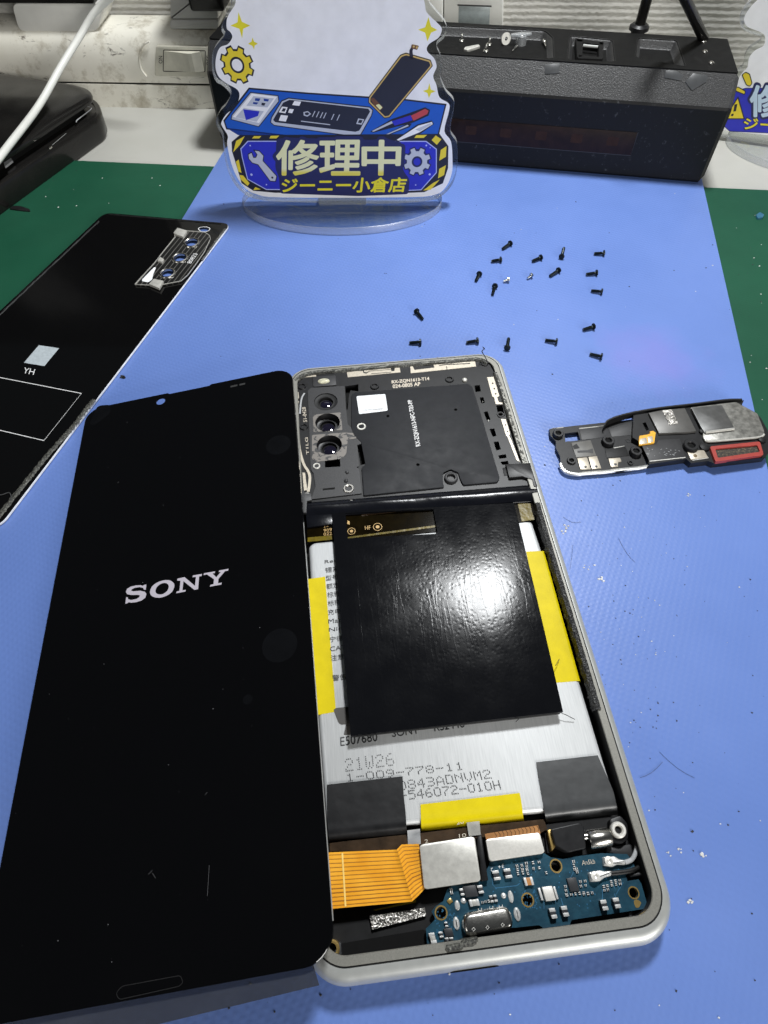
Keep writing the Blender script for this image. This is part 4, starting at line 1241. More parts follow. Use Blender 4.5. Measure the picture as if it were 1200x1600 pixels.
# ---- plastic cover over the main board
CZ = 6.2
c5 = Z(640, 560, 5.4545)
cov = [(457, 618), (462, 602), (474, 591), (500, 583.5), (610, 573.5), (750, 561), (763, 566), (771, 580), (780, 612), (793, 660), (806, 703), (813, 722), (829, 723), (834, 740), (841, 764), (700, 779), (560, 790), (471, 800), (467, 780)]
cams = [((509, 627.5), 18.5, 13.2), ((511.8, 660), 19.3, 12.8), ((514.5, 695), 19.8, 13.2)]
def px_circle(pl, c, rx, h, n=28):
    a, b = Vector(pl.hit(c[0], c[1], h)), Vector(pl.hit(c[0] + rx, c[1], h))
    return a, (b - a).length
mb = MB()
holes = [circ(px_circle(Z0, c, rx, CZ)[0], px_circle(Z0, c, rx, CZ)[1], 28) for c, rx, ry in cams]
holes.append(P(z4((345, 218), (488, 210), (492, 296), (345, 303)), CZ))
holes.append(P(z4((648, 88), (700, 70), (732, 265), (680, 283)), CZ))
for q in (((552, 232), (598, 226), (608, 280), (562, 286)), ((597, 334), (628, 330), (642, 378), (612, 384)), ((630, 456), (664, 450), (690, 518), (668, 540), (655, 520)), ((680, 602), (722, 596), (740, 660), (708, 668)), ((716, 712), (758, 706), (778, 776), (738, 784)), ((756, 826), (820, 816), (828, 848), (766, 856)), ((774, 882), (838, 872), (846, 904), (790, 908)), ((738, 400), (792, 395), (812, 490), (760, 508))):
    holes.append(P(c5(*q), CZ))
holes.append(P(Z(450, 540, 6)((535, 382), (660, 362), (660, 430), (585, 420), (570, 480), (560, 600), (545, 600)), CZ))
mb.prism(Z0, roundp(P(cov, CZ), 1.2, 4), 4.4, CZ, holes=holes)
cover = obj('board_cover', mb, M['black_plastic'], ph)
mb = MB()
mb.prism(Z0, inset(ccw(roundp(P(cov, CZ), 1.2, 4)), 1.5), 2.2, 4.0)
obj('board', mb, M['black_deep'], ph)
# bright flecks of the metal board shield seen through the slots
mb = MB()
for q in (((555, 236), (590, 231), (592, 240), (557, 246)), ((606, 340), (622, 338), (636, 372), (624, 376)), ((668, 520), (686, 512), (688, 522), (670, 538)), ((684, 604), (700, 602), (706, 625), (690, 630)), ((720, 712), (750, 708), (751, 718), (722, 722)), ((758, 826), (818, 817), (820, 826), (760, 836)), ((776, 882), (836, 873), (838, 881), (778, 891))):
    mb.prism(Z0, P(c5(*q), 5), 4.0, 5.0)
obj('shield_fleck', mb, M['steel'], ph)
# camera area: raised sandy plate and worn patches
z3 = Z(450, 540, 6)
cp = z3((185, 425), (215, 395), (530, 378), (545, 600), (560, 740)) + z4((690, 10), (700, 75), (648, 90), (665, 290), (640, 300), (668, 320), (690, 545), (218, 600), (258, 480), (240, 360), (215, 320), (208, 200))
mb = MB()
h3 = [circ(px_circle(Z0, c, rx, CZ + .35)[0], px_circle(Z0, c, rx, CZ + .35)[1], 28) for c, rx, ry in cams] + [P(z4((346, 219), (487, 211), (491, 295), (346, 302)), CZ + .35)]
mb.prism(Z0, P(cp, CZ + .35), CZ - .1, CZ + .35, holes=h3)
cplate = obj('camera_plate', mb, M['sand_plate'], ph)
for k, q in ((1, z3((232, 648), (495, 625), (510, 790), (240, 812))), (2, z3((225, 838), (520, 815), (640, 820), (640, 870), (560, 880), (545, 1020), (500, 1060), (260, 1090), (225, 1060)))):
    mb = MB()
    c, R = px_circle(Z0, cams[k][0], cams[k][1], CZ + .42)
    mb.prism(Z0, roundp(P(q, CZ + .42), .5), CZ + .34, CZ + .42, holes=[circ(c, R * 1.0, 28)])
    obj('worn_patch', mb, M['worn_patch'], cplate)
for k, (c, rx, ry) in enumerate(cams):
    cc, R = px_circle(Z0, c, rx, CZ + .35)
    mb = MB()
    top = 5.6 if k == 0 else 4.2
    mb.lathe(Z0, cc, [(R * 1.02, CZ + .2), (R * .98, CZ), (R * .95, top + .6), (R * .82, top + .4), (R * .62, top + .5), (R * .60, top - .6), (R * .5, top - 1.0), (R * .2, top - 1.1)], 32, cap=False)
    lens = obj('camera', mb, M['black_plastic'] if k else M['black_matte'], ph)
    mb = MB()
    rr, hh = (R * .52, top - .2) if k == 0 else (R * .6, top - .1)
    mb.lathe(Z0, (cc[0], cc[1] - .1), [(rr, hh - .5), (rr * .9, hh - .15), (rr * .6, hh + .1), (rr * .25, hh + .2), (.02, hh + .22)], 28)
    gl = NT('lens_glass'); gl.set(color=(0.01, 0.009, 0.02), rough=0.05, spec=0.8, coat=0.8)
    obj('lens', mb, gl.m, lens)
    mb = MB()
    mb.lathe(Z0, (cc[0], cc[1] - .1), [(rr * 1.12, hh - .45), (rr * 1.1, hh - .2), (rr * .98, hh - .15), (rr * .97, hh - .4)], 28, cap=False)
    obj('lens_ring', mb, M['grey_plastic'], lens)
# flash window
mb = MB(); mb.prism(Z0, roundp(P(z3((230, 292), (445, 278), (455, 370), (235, 386)), CZ + .3), .4), CZ, CZ + .35, bev=.1)
fl = obj('flash_window', mb, M['grey_plastic'], ph)
mb = MB()
c = Z0.hit(*z3((335, 335))[0], CZ + .35)
mb.loft(Z0, circ(c, 1.9, 24, 1.15), [(0, CZ + .3), (.1, CZ + .6), (.5, CZ + .85), (.9, CZ + .95)])
obj('flash_lens', mb, pm('flash_glass', (0.62, 0.60, 0.45), .08, spec=.9, var=.35, mm=1.0, bump=.12, bmm=1.2), fl)

# antenna strips and print on the cover
def cream(px, zz=CZ + .12, dark=()):
    mb = MB()
    mb.prism(Z0, P(px, zz), CZ - .05, zz)
    o = obj('antenna_strip', mb, M['cream_metal'], cover)
    if dark:
        mb = MB()
        for d in dark:
            mb.prism(Z0, P(d, zz), zz - .02, zz + .03)
        obj('slit', mb, M['black_matte'], o)
cream(z3((550, 240), (962, 204), (968, 240), (998, 238), (1002, 200), (1046, 195), (1055, 250), (560, 296)), dark=[z3((700, 228), (708, 258), (735, 262), (770, 240), (965, 226), (965, 222), (770, 236), (735, 250), (715, 248), (710, 226)), z3((780, 262), (968, 247), (968, 251), (780, 267))])
cream(c5((5, 60), (22, 58), (42, 98), (212, 78), (198, 40), (555, 12), (566, 68), (10, 126)), dark=[c5((252, 58), (300, 50), (515, 40), (515, 47), (300, 57), (252, 64)), c5((313, 66), (318, 66), (322, 94), (316, 94))])
cream(z3((70, 296), (125, 272), (262, 262), (264, 290), (72, 302)))
dots = lambda L: [[Vector(q) for q in ()] for _ in L]
cream(c5((660, 160), (715, 157), (765, 320), (745, 328), (760, 374), (790, 376), (792, 390), (735, 390), (720, 330), (705, 325)), dark=[c5((x - 8, y), (x, y - 9), (x + 9, y), (x, y + 9)) for x, y in ((708, 212), (722, 258), (734, 302))])
cream(c5((780, 515), (820, 520), (855, 640), (848, 660), (866, 692), (937, 880), (912, 866), (836, 672), (822, 656)), dark=[c5((x - 8, y), (x, y - 9), (x + 9, y), (x, y + 9)) for x, y in ((818, 568), (834, 622))])
mb = MB()
put_text(mb, 'RX-ZQN1613-T14', Z0, (612.5, 600), (671, 594.5), (612, 594.5), CZ + .03, .05)
put_text(mb, '024-0805 AP', Z0, (614, 606.5), (657, 602.5), (613.5, 601), CZ + .03, .05)
obj('printing', mb, M['cream_ink'], cover, smooth=0)
mb = MB()
put_text(mb, '51-0428', Z0, z3((180, 715))[0], z3((165, 575))[0], z3((145, 718))[0], CZ + .03)
put_text(mb, 'T1LG', Z0, z4((198, 180))[0], z4((185, 20))[0], z4((172, 180))[0], CZ + .03)
obj('printing', mb, M['cream_ink'], cover, smooth=0)
# antenna spring at the left
mb = MB()
q = smooth_line([Vector(Z0.hit(*p, CZ + .4)) for p in z4((98, 18), (112, 150), (150, 275), (185, 330), (205, 400), (190, 530))], 5)
mb.line(Z0, q, .75, CZ + .35)
mb.prism(Z0, P(z4((135, 350), (160, 352), (180, 515), (150, 520)), CZ + .3), CZ, CZ + .32)
mb.prism(Z0, roundp(P(z3((60, 440), (98, 435), (104, 490), (62, 500)), CZ + .3), .2), CZ, CZ + .3); mb.prism(Z0, roundp(P(z3((60, 520), (105, 520), (85, 570), (64, 570)), CZ + .3), .2), CZ, CZ + .3)
obj('antenna_spring', mb, M['cream_metal'], ph)
mb = MB()
mb.line(Z0, smooth_line([Vector(Z0.hit(*p, CZ + .3)) for p in z3((155, 445), (130, 490), (118, 560), (112, 640))], 5), .5, CZ + .3)
obj('antenna_wire', mb, M['cable_grey'], ph)
# NFC plate
NZ = 6.75
nf = [(549, 618), (553, 613), (732, 599.5), (738, 604), (747, 632), (781, 747), (777, 753), (724, 757.5), (719, 748), (716, 738), (704, 733), (692, 739), (692, 752), (694, 761), (568, 774), (565, 730), (571, 726), (564, 690), (553, 679), (549, 668)]
mb = MB()
mb.prism(Z0, roundp(P(nf, NZ), .5), CZ - .05, NZ, bev=.12)
nfc = obj('nfc_plate', mb, M['plate_coat'], ph)
for px in ((606, 650), (712, 640), (653, 726)):
    mb = MB(); c = Z0.hit(*px, NZ)
    mb.lathe(Z0, c, [(.52, NZ - .01), (.5, NZ + .02), (.40, NZ - .0)], 18)
    obj('hole', mb, M['black_deep'], nfc)
mb = MB()
put_text(mb, 'RX-ZQN1613-NFC-T03-PP', Z0, (658, 696), (644.5, 624), (650, 698), NZ + .03, .025)
obj('printing', mb, M['white_ink'], nfc, smooth=0)
mb = MB()
mb.prism(Z0, roundp(P([(557, 619), (602, 615.5), (606, 641.5), (561, 647)], NZ + .06), .5), NZ - .02, NZ + .06)
lab = obj('sticker', mb, M['white_paper'], nfc)
mb = MB()
put_text(mb, 'Y7C/1TY12MA9000N', Z0, z3((705, 612))[0], z3((895, 597))[0], z3((703, 602))[0], NZ + .09)
obj('printing', mb, M['black_ink'], lab, smooth=0)
# screw bosses
def boss(px, r, z, mat, par=None):
    c = Z0.hit(*px, z)
    mb = MB()
    mb.lathe(Z0, c, [(r * 1.1, CZ - .3), (r, z - .1), (r * .92, z), (r * .68, z), (r * .6, z - .15), (r * .55, z - 1.4)], 24, cap=False)
    o = obj('screw_boss', mb, mat, par or cover)
    mb = MB(); mb.lathe(Z0, c, [(r * .58, z - .9), (.01, z - .9)], 20, cap=False); obj('screw_hole', mb, M['black_deep'], o)
for px, r, z, m in ((c5((340, 172))[0], 1.35, CZ + .45, 'black_plastic'), (c5((640, 40))[0], 1.1, CZ + .4, 'black_plastic'), (z3((812, 375))[0], 1.35, CZ + .45, 'black_plastic'), (z3((130, 375))[0], 1.35, CZ + .4, 'black_plastic'),
                    (z3((148, 755))[0], 1.25, CZ + .4, 'black_plastic'), (z3((688, 755))[0], 1.35, NZ + .2, 'steel'), (z4((568, 495))[0], 1.5, CZ + .7, 'chrome'), (z4((268, 285))[0], 1.05, CZ + .6, 'steel'), ((705, 745), 1.85, NZ + .3, 'grey_plastic'), (c5((965, 915))[0], 1.0, CZ + .4, 'steel'), (c5((775, 475))[0], 1.1, CZ + .3, 'grey_plastic')):
    boss(px, r, z, M[m])
for px, r in ((z4((545, 425))[0], .65), (z4((555, 345))[0], .6), (z4((178, 560))[0], .9), (c5((470, 180))[0], .8)):
    c = Z0.hit(*px, CZ + .5)
    mb = MB(); mb.lathe(Z0, c, [(r, CZ), (r * .95, CZ + .55), (r * .6, CZ + .75), (.01, CZ + .8)], 18); obj('rivet', mb, M['grey_plastic'] if r < .7 else M['steel'], cover)
mb = MB(); mb.prism(Z0, P(c5((792, 932), (908, 916), (930, 984), (806, 1000)), CZ + .12), CZ - .02, CZ + .12, bev=.05); obj('foam_pad', mb, M['black_matte'], cover)
mb = MB()
mb.prism(Z0, P(z4((325, 500), (438, 488), (440, 505), (328, 516)), CZ + .4), CZ + .34, CZ + .38); obj('slot', mb, M['black_deep'], cplate)
# the left ear of the cover that hooks over the rim
mb = MB(); mb.prism(Z0, P(z4((88, 515), (150, 515), (160, 545), (215, 545), (222, 610), (178, 615), (172, 728), (110, 722), (105, 640), (92, 630)), 7.1), 6.3, 7.15, bev=.1); obj('cover_ear', mb, M['sand_plate'], cover)
mb = MB(); mb.prism(Z0, P(c5((820, 900), (1028, 890), (1045, 950), (1090, 1090), (1060, 1090), (1045, 1030), (960, 1005), (850, 1015)), 7.15), 6.2, 7.15, bev=.1); obj('cover_ear', mb, M['black_plastic'], cover)

# ---- crumbly glue along the right and top rim, foam strip lower down
def ragged(name, line, w, z0, z1, mat, parent, n=90):
    L = smooth_line([Vector(Z0.hit(*p, z1)) for p in line], 14)
    mb = MB()
    vs, fs = [], []
    m = 6
    for i, p in enumerate(L):
        d = (L[min(i + 1, len(L) - 1)] - L[max(i - 1, 0)]).normalized(); q = Vector((-d.y, d.x))
        for k in range(m):
            t = k / (m - 1)
            e = w * (t - .5) * (1 + random.uniform(-.12, .12) * (k in (0, m - 1)) * 2)
            z = z0 if k in (0, m - 1) else z1 + random.uniform(-.14, .12)
            b = p + q * e
            vs.append(Vector((b.x, b.y, z)))
    for i in range(len(L) - 1):
        for k in range(m - 1):
            fs.append((i * m + k, i * m + k + 1, (i + 1) * m + k + 1, (i + 1) * m + k))
    mb.add(vs, fs)
    return obj(name, mb, mat, parent, smooth=70)
ragged('glue_residue', c5((730, 115), (765, 200), (800, 310), (840, 430), (880, 560), (930, 720), (985, 885)), 1.5, 6.1, 6.95, M['residue'], ph)
ragged('glue_residue', [(461, 594), (474, 585), (500, 580), (560, 575), (640, 568), (700, 563.5), (745, 560), (762, 566)], 1.5, 6.1, 7.0, M['residue'], ph)
ragged('foam_strip', [(840, 785), (860, 855), (884, 935), (908, 1015), (926, 1076), (935, 1108)], 2.0, 5.5, 7.3, M['foam_black'], ph)
mb = MB()
q = smooth_line([Vector((*Z0.hit(*p, z), z)) for p, z in (((763, 567), 6.9), ((757, 556), 8), ((753, 549), 10), ((757, 545), 11), ((754, 542), 12))], 5)
mb.tube(q, .14, 6); obj('loose_thread', mb, M['crumb'], ph)

# ---- black film: folded bar, then the big glossy flap over the battery
mb = MB()
sec = []
for (u, v), (u2, v2), z in (((470, 786), (838, 757), 6.3), ((471, 789), (840, 762), 6.9), ((473, 793), (842, 767), 7.05), ((476, 800), (844, 775), 6.7), ((479, 808), (846, 783), 6.0)):
    sec.append((Vector((*Z0.hit(u, v, z), z)), Vector((*Z0.hit(u2, v2, z), z))))
L = smooth_line([a for a, b in sec], 4); R = smooth_line([b for a, b in sec], 4)
mb.grid(lambda i, j: L[round(j * (len(L) - 1))].lerp(R[round(j * (len(R) - 1))], i) + Vector((0, 0, .12 * math.sin(i * 23) * math.sin(3.1 * j))), 60, len(L) - 1, .5)
obj('film_fold', mb, M['film_plain'], ph, smooth=70)
FZ0, FZ1 = 6.3, 8.2
fl_tl, fl_tr, fl_br, fl_bl = [Vector((*Z0.hit(*p, z), z)) for p, z in (((518, 800), FZ0), ((803, 786), FZ0), ((880, 1112), FZ1), ((548, 1150), FZ1))]
def flap(i, j):
    a, b = fl_tl.lerp(fl_tr, i), fl_bl.lerp(fl_br, i)
    p = a.lerp(b, j)
    p.z += .55 * math.sin(math.pi * j) * (.6 + .4 * math.sin(2.2 * i + 1)) + .12 * math.sin(7 * i + 3 * j) + (0.5 * max(0, j - .85) / .15 * max(0, .5 - i))
    return p
mb = MB()
win = P([(538, 800), (677, 787), (685, 824), (683, 828), (541, 841)], 6.3)
wy = min(p[1] for p in win)
jw = 0.152
# upper band is cut out by a window, so it is built as two pieces joined to the lower sheet
mb.grid(lambda i, j: flap(i, jw + j * (1 - jw)), 60, 60, .55)
i0, i1 = 0.075, 0.555
mb.grid(lambda i, j: flap(i * i0, j * jw), 4, 8, .55)
mb.grid(lambda i, j: flap(i1 + i * (1 - i1), j * jw), 26, 8, .55)
mb.grid(lambda i, j: flap(i0 + i * (i1 - i0), j * .012), 26, 2, .55)
flap_o = obj('film_flap', mb, M['film_black'], ph, smooth=70)
mb = MB()
mb.prism(Z0, P([(478, 806), (521, 802), (522, 818), (480, 824)], 6.2), 5.7, 6.2, bev=.1)
obj('film_tail', mb, M['film_plain'], ph)
mb = MB()      # soft pad under the free edge of the flap
e0, e1 = flap(0, 1), flap(1, 1)
dv = (e1 - e0)
nv = Vector((-dv.y, dv.x, 0)).normalized()
mb.grid(lambda i, j: (e0 + dv * (.01 + .98 * i)) + nv * (8 * j - .05) - Vector((0, 0, .55)) , 20, 4, 1.1)
obj('film_pad', mb, M['black_matte'], flap_o)
mb = MB()
for a in ((872, 1112, 898, 1124), (812, 1122, 806, 1128), (868, 1040, 874, 1030)):
    p, q = Vector((*Z0.hit(a[0], a[1], 7), 7)), Vector((*Z0.hit(a[2], a[3], 6), 6))
    mb.tube([p, p.lerp(q, .5) + Vector((0, 0, .3)), q], .08, 5)
obj('stray_fibre', mb, M['crumb'], flap_o)

# ---- the lower boards
c1, c2 = Z(500, 1280, 4), Z(740, 1260, 4)
PZ = 4.3
mb = MB()
mb.prism(Z0, P(c1((60, 200), (60, 150), (180, 135), (640, 85), (1000, 40), (1400, 0), (1420, 60), (1330, 120), (1040, 110), (640, 160), (480, 200)), 4.0), 2.2, 4.0)
obj('battery_flex', mb, M['brown_flex'], ph)
edge_strip('clear_flex', [(c1((545, 70))[0], c1((625, 60))[0], 5.0), (c1((548, 110))[0], c1((627, 95))[0], 4.5), (c1((550, 165))[0], c1((630, 155))[0], 4.2)], M['cable_grey'], ph)
edge_strip('metal_tab', [(c1((915, 10))[0], c1((995, 5))[0], 5.0), (c1((922, 55))[0], c1((1000, 45))[0], 4.6), (c1((930, 105))[0], c1((1005, 98))[0], 4.4)], M['steel'], ph)
mb = MB()
for s, x, y in (('2', 655, 152), ('10', 870, 118), ('20', 855, 35)):
    put_text(mb, s, Z0, c1((x, y))[0], c1((x + 22 * len(s), y - 4 * len(s)))[0], c1((x - 2, y - 24))[0], 4.05 if y > 60 else 5.1)
obj('printing', mb, M['cream_ink'], ph, smooth=0)
# orange ribbon
def rib(i, j):
    """i runs left to right, j top to bottom, in crop pixels"""
    top = [(40, 208), (480, 190), (510, 158), (618, 154)]
    bot = [(40, 563), (575, 515), (615, 478), (652, 438)]
    k = min(int(i * 3), 2); t = i * 3 - k
    a = (top[k][0] + (top[k + 1][0] - top[k][0]) * t, top[k][1] + (top[k + 1][1] - top[k][1]) * t)
    b = (bot[k][0] + (bot[k + 1][0] - bot[k][0]) * t, bot[k][1] + (bot[k + 1][1] - bot[k][1]) * t)
    q = c1((a[0] + (b[0] - a[0]) * j, a[1] + (b[1] - a[1]) * j))[0]
    z = 5.0 + (1.9 * max(0, .33 - i) ** .8 if i < .33 else 0) + .35 * math.exp(-((i - .36) / .05) ** 2) - .9 * max(0, i - .55) * .6
    return Vector((*Z0.hit(*q, z), z))
mb = MB(); mb.grid(rib, 48, 16, .15)
ribbon = obj('ribbon_cable', mb, M['orange_flex'], ph, smooth=70)
dk, lt = MB(), MB()
for k in range(13):
    j = .05 + .9 * k / 12
    pts = [rib(i / 60, j) + Vector((0, 0, .035)) for i in range(61)]
    w = .16 if k in (8, 9, 11) else .10
    for m_, off, w2 in ((dk, 0, w), (lt, .22, .10)):
        L = [p + Vector((0, off, 0)) for p in pts]
        n = len(L)
        m_.add([p + Vector((0, w2 / 2, .0)) for p in L] + [p - Vector((0, w2 / 2, 0)) for p in L], [(a, a + 1, n + a + 1, n + a) for a in range(n - 1)])
obj('trace', dk, M['trace'], ribbon, smooth=70)
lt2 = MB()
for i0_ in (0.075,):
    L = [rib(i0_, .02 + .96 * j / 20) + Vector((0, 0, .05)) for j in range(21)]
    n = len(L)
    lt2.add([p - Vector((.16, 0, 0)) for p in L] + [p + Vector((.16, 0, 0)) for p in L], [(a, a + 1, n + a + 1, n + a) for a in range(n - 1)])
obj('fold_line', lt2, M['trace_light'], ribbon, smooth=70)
mb = MB()
mb.prism(Z0, P(c1((330, 566), (575, 512), (600, 502), (598, 520), (345, 572)), 3.6), 3.2, 3.6); obj('ribbon_edge', mb, M['kapton_light'], ph)
# connector plates
mb = MB(); mb.prism(Z0, roundp(P(c1((622, 168), (640, 156), (948, 108), (968, 116), (1005, 375), (993, 388), (668, 436), (650, 428)), 5.9), .35), 4.5, 5.9, bev=.15); obj('connector_plate', mb, M['steel'], ph)
mb = MB(); mb.prism(Z0, roundp(P(c2((76, 212), (88, 203), (403, 163), (416, 172), (444, 280), (434, 293), (112, 341), (97, 330)), 5.7), .35), 4.5, 5.7, bev=.15); obj('connector_plate', mb, M['steel_pale'], ph)
mb = MB(); mb.prism(Z0, P(c2((70, 172), (402, 118), (418, 168), (80, 212)), 5.2), 4.6, 5.2)
cf = obj('copper_flex', mb, M['copper_flex'], ph)
mb = MB()
for k in range(12):
    x = 130 + k * 24
    mb.line(Z0, P(c2((x, 163 - k * 3.8), (x + 12, 180 - k * 4), (x + 10, 200 - k * 4)), 5.23), .1, 5.23)
obj('trace', mb, M['brown_flex'], cf, smooth=0)
mb = MB(); mb.prism(Z0, P(c1((985, 112), (1010, 92), (1022, 170), (1032, 250), (1052, 380), (1012, 388), (1000, 250), (985, 205)), 5.8), 2.2, 5.8, bev=.2); obj('rib', mb, M['black_plastic'], ph)
# blue board
pcb = c1((672, 808), (662, 685), (722, 625), (698, 575), (722, 545), (770, 512), (795, 440)) + [(706, 1384), (752, 1376), (764, 1352)] + c2((105, 340), (440, 292), (482, 318), (560, 330), (640, 312), (800, 292), (960, 298), (985, 330), (1010, 380), (950, 430), (962, 466), (1030, 455), (1048, 482), (1082, 600), (1070, 640), (612, 710), (600, 746), (445, 766), (408, 742), (270, 757), (0, 770)) + c1((900, 740), (840, 775), (700, 800))
mb = MB()
def hole_px(z_, q, r):
    return circ(Z0.hit(*z_(q)[0], PZ), r, 18)
mnt = [(c2, (515, 372), .95), (c2, (338, 585), .95), (c2, (1000, 540), .85), (c1, (757, 585), .95)]
mb.prism(Z0, P(pcb, PZ), PZ - .8, PZ, holes=[hole_px(*m) for m in mnt])
board = obj('circuit_board', mb, M['pcb_blue'], ph)
for z_, q, r in mnt:
    c = Z0.hit(*z_(q)[0], PZ)
    mb = MB(); mb.lathe(Z0, c, [(r * 1.32, PZ + .01), (r * 1.28, PZ + .06), (r * 1.02, PZ + .06), (r * .98, PZ - .9)], 24, cap=False); obj('mount_ring', mb, M['gold'], board)
def part(name, z_, x, y, w, hgt, z, mat, ends=None, ang=-7.0):
    """small part at crop pixel x, y with w x hgt crop pixels"""
    a = math.radians(ang)
    ux, uy = (math.cos(a), math.sin(a)), (-math.sin(a) * .6 + .22, math.cos(a))
    def q(s, t_):
        return (x + ux[0] * s + uy[0] * t_, y + ux[1] * s + uy[1] * t_)
    mb = MB()
    mb.prism(Z0, P(z_(*[q(s, t_) for s, t_ in ((-w / 2, -hgt / 2), (w / 2, -hgt / 2), (w / 2, hgt / 2), (-w / 2, hgt / 2))]), PZ + z), PZ - .01, PZ + z, bev=min(.08, z * .3))
    o = obj(name, mb, mat, board)
    if ends:
        mb = MB()
        for s0, s1, t0, t1 in ends:
            mb.prism(Z0, P(z_(*[q(s * w, t_ * hgt) for s, t_ in ((s0, t0), (s1, t0), (s1, t1), (s0, t1))]), PZ + z), PZ - .01, PZ + z + .03, bev=.02)
        obj('terminal', mb, M['solder'], o)
    return o
LR = [(-.52, -.24, -.53, .53), (.24, .52, -.53, .53)]
UD = [(-.53, .53, -.52, -.22), (-.53, .53, .22, .52)]
part('inductor', c1, 942, 450, 78, 70, 1.0, M['chip']); part('capacitor', c1, 1003, 438, 30, 48, .7, M['chip'], UD); part('capacitor', c1, 888, 455, 22, 42, .6, M['chip'], UD)
part('capacitor', c1, 965, 522, 58, 40, .8, M['steel'], LR); part('chip', c1, 805, 708, 52, 52, .6, M['chip']); part('capacitor', c1, 705, 745, 34, 66, .9, M['steel'], UD)
part('capacitor', c1, 757, 722, 24, 34, .5, M['chip'], UD); part('capacitor', c1, 795, 758, 22, 34, .6, M['chip'], UD); part('capacitor', c1, 824, 756, 22, 34, .6, M['chip'], UD); part('capacitor', c1, 790, 658, 18, 30, .5, M['chip'], UD)
part('crystal', c1, 812, 512, 30, 30, .3, M['gold'], ang=-40)
part('capacitor', c2, 143, 430, 38, 56, .9, M['chip'], UD); part('capacitor', c2, 215, 418, 38, 56, .9, M['chip'], UD)
part('inductor', c2, 345, 468, 52, 48, .8, M['copper_flex'], LR)
part('oscillator', c2, 472, 545, 62, 90, .9, M['steel_pale']); part('capacitor', c2, 420, 548, 14, 78, .7, M['solder']); part('capacitor', c2, 515, 540, 12, 80, .7, M['solder'])
part('chip', c2, 623, 488, 58, 86, .5, M['chip'])
for x, y in ((498, 670), (572, 657), (818, 618), (896, 605)):
    part('spring_contact', c2, x, y, 36, 62, 1.1, M['chip'], [(-.5, .5, -.55, -.18), (-.45, .5, .12, .5)])
for x, y in ((112, 578), (137, 574)):
    part('capacitor', c2, x, y, 18, 42, .6, M['chip'], UD)
rows = []
for x0, y0, nx, ny, dx, dy in ((272, 372, 2, 3, 30, 24), (330, 355, 1, 4, 28, 22), (372, 352, 2, 1, 38, 20), (375, 388, 2, 1, 36, 20), (305, 400, 2, 1, 28, 16), (625, 345, 1, 3, 24, 24), (645, 392, 1, 2, 22, 18), (668, 470, 2, 2, 30, 28), (575, 500, 1, 3, 24, 26), (585, 555, 5, 1, 26, -3), (690, 548, 3, 1, 26, -4), (55, 600, 3, 1, 20, -3), (862, 470, 3, 2, 26, 22), (815, 500, 2, 2, 22, 24), (455, 415, 1, 1, 20, 20)):
    for a in range(nx):
        for b in range(ny):
            rows.append((c2, x0 + a * dx + b * 3, y0 + b * dy - a * 4))
for x0, y0, nx, ny, dx, dy in ((820, 440, 3, 3, 20, 20), (1015, 520, 3, 1, 20, -3), (1072, 500, 2, 1, 26, -4)):
    for a in range(nx):
        for b in range(ny):
            rows.append((c1, x0 + a * dx + b * 3, y0 + b * dy - a * 4))
for z_, x, y in rows[:52]:
    part('resistor', z_, x, y, random.uniform(11, 15), random.uniform(13, 18), .35, random.choice((M['chip'], M['grey_plastic'])), random.choice((LR, UD)))
# solder lugs and vias
for z_, x, y, rx, ry in ((c1, 858, 540, 17, 34), (c1, 852, 652, 20, 44), (c1, 897, 510, 18, 20), (c2, 232, 565, 17, 40), (c2, 272, 675, 22, 46), (c2, 187, 558, 17, 19)):
    c = Z0.hit(*z_((x, y))[0], PZ); e = Vector(Z0.hit(*z_((x + rx, y))[0], PZ)) - Vector(c); g = Vector(Z0.hit(*z_((x, y + ry))[0], PZ)) - Vector(c)
    mb = MB(); mb.loft(Z0, circ(c, e.length, 20, g.length), [(0, PZ), (.1, PZ + .25), (.35, PZ + .38), (.55, PZ + .40)]); obj('solder_lug', mb, M['solder'], board)
mb = MB()
for _ in range(150):
    z_, x, y = random.choice(((c2, random.uniform(110, 960), random.uniform(330, 640)), (c1, random.uniform(720, 860), random.uniform(560, 720)), (c2, random.uniform(300, 420), random.uniform(520, 640))))
    c = Z0.hit(*z_((x, y))[0], PZ)
    mb.sheet(Z0, circ(c, .13, 8), PZ + .015)
obj('via', mb, pm('via_blue', (0.03, 0.13, 0.24), .3), board, smooth=0)
mb = MB()
for q in ((((120, 400), (120, 490), (140, 510), (270, 495), (290, 480)),), (((545, 570), (560, 620)),), (((805, 520), (805, 580)),), (((880, 500), (890, 550), (935, 475)),), (((600, 460), (625, 410), (610, 340)),), (((440, 640), (440, 600)),), (((300, 300), (310, 340)),), (((880, 545), (900, 600)),)):
    for L in q:
        mb.line(Z0, P(c2(*L), PZ + .012), .12, PZ + .012)
obj('track', mb, pm('track_blue', (0.035, 0.14, 0.26), .35), board, smooth=0)
mb = MB()
put_text(mb, 'An5kb', Z0, c2((678, 368))[0], c2((760, 358))[0], c2((676, 338))[0], PZ + .02)
obj('printing', mb, M['cream_ink'], board, smooth=0)
mb = MB()
put_text(mb, '+', Z0, c2((155, 388))[0], c2((170, 386))[0], c2((153, 368))[0], PZ + .02); put_text(mb, 'E', Z0, c2((178, 385))[0], c2((190, 383))[0], c2((176, 362))[0], PZ + .02); put_text(mb, 'r', Z0, c2((110, 405))[0], c2((122, 403))[0], c2((108, 385))[0], PZ + .02)
obj('printing', mb, M['white_ink'], board, smooth=0)
mb = MB(); mb.prism(Z0, roundp(P(c2((1000, 590), (1022, 580), (1050, 600), (1035, 632), (1015, 635), (1005, 615)), PZ + .05), .3), PZ - .01, PZ + .05); obj('gold_pad', mb, M['gold'], board)
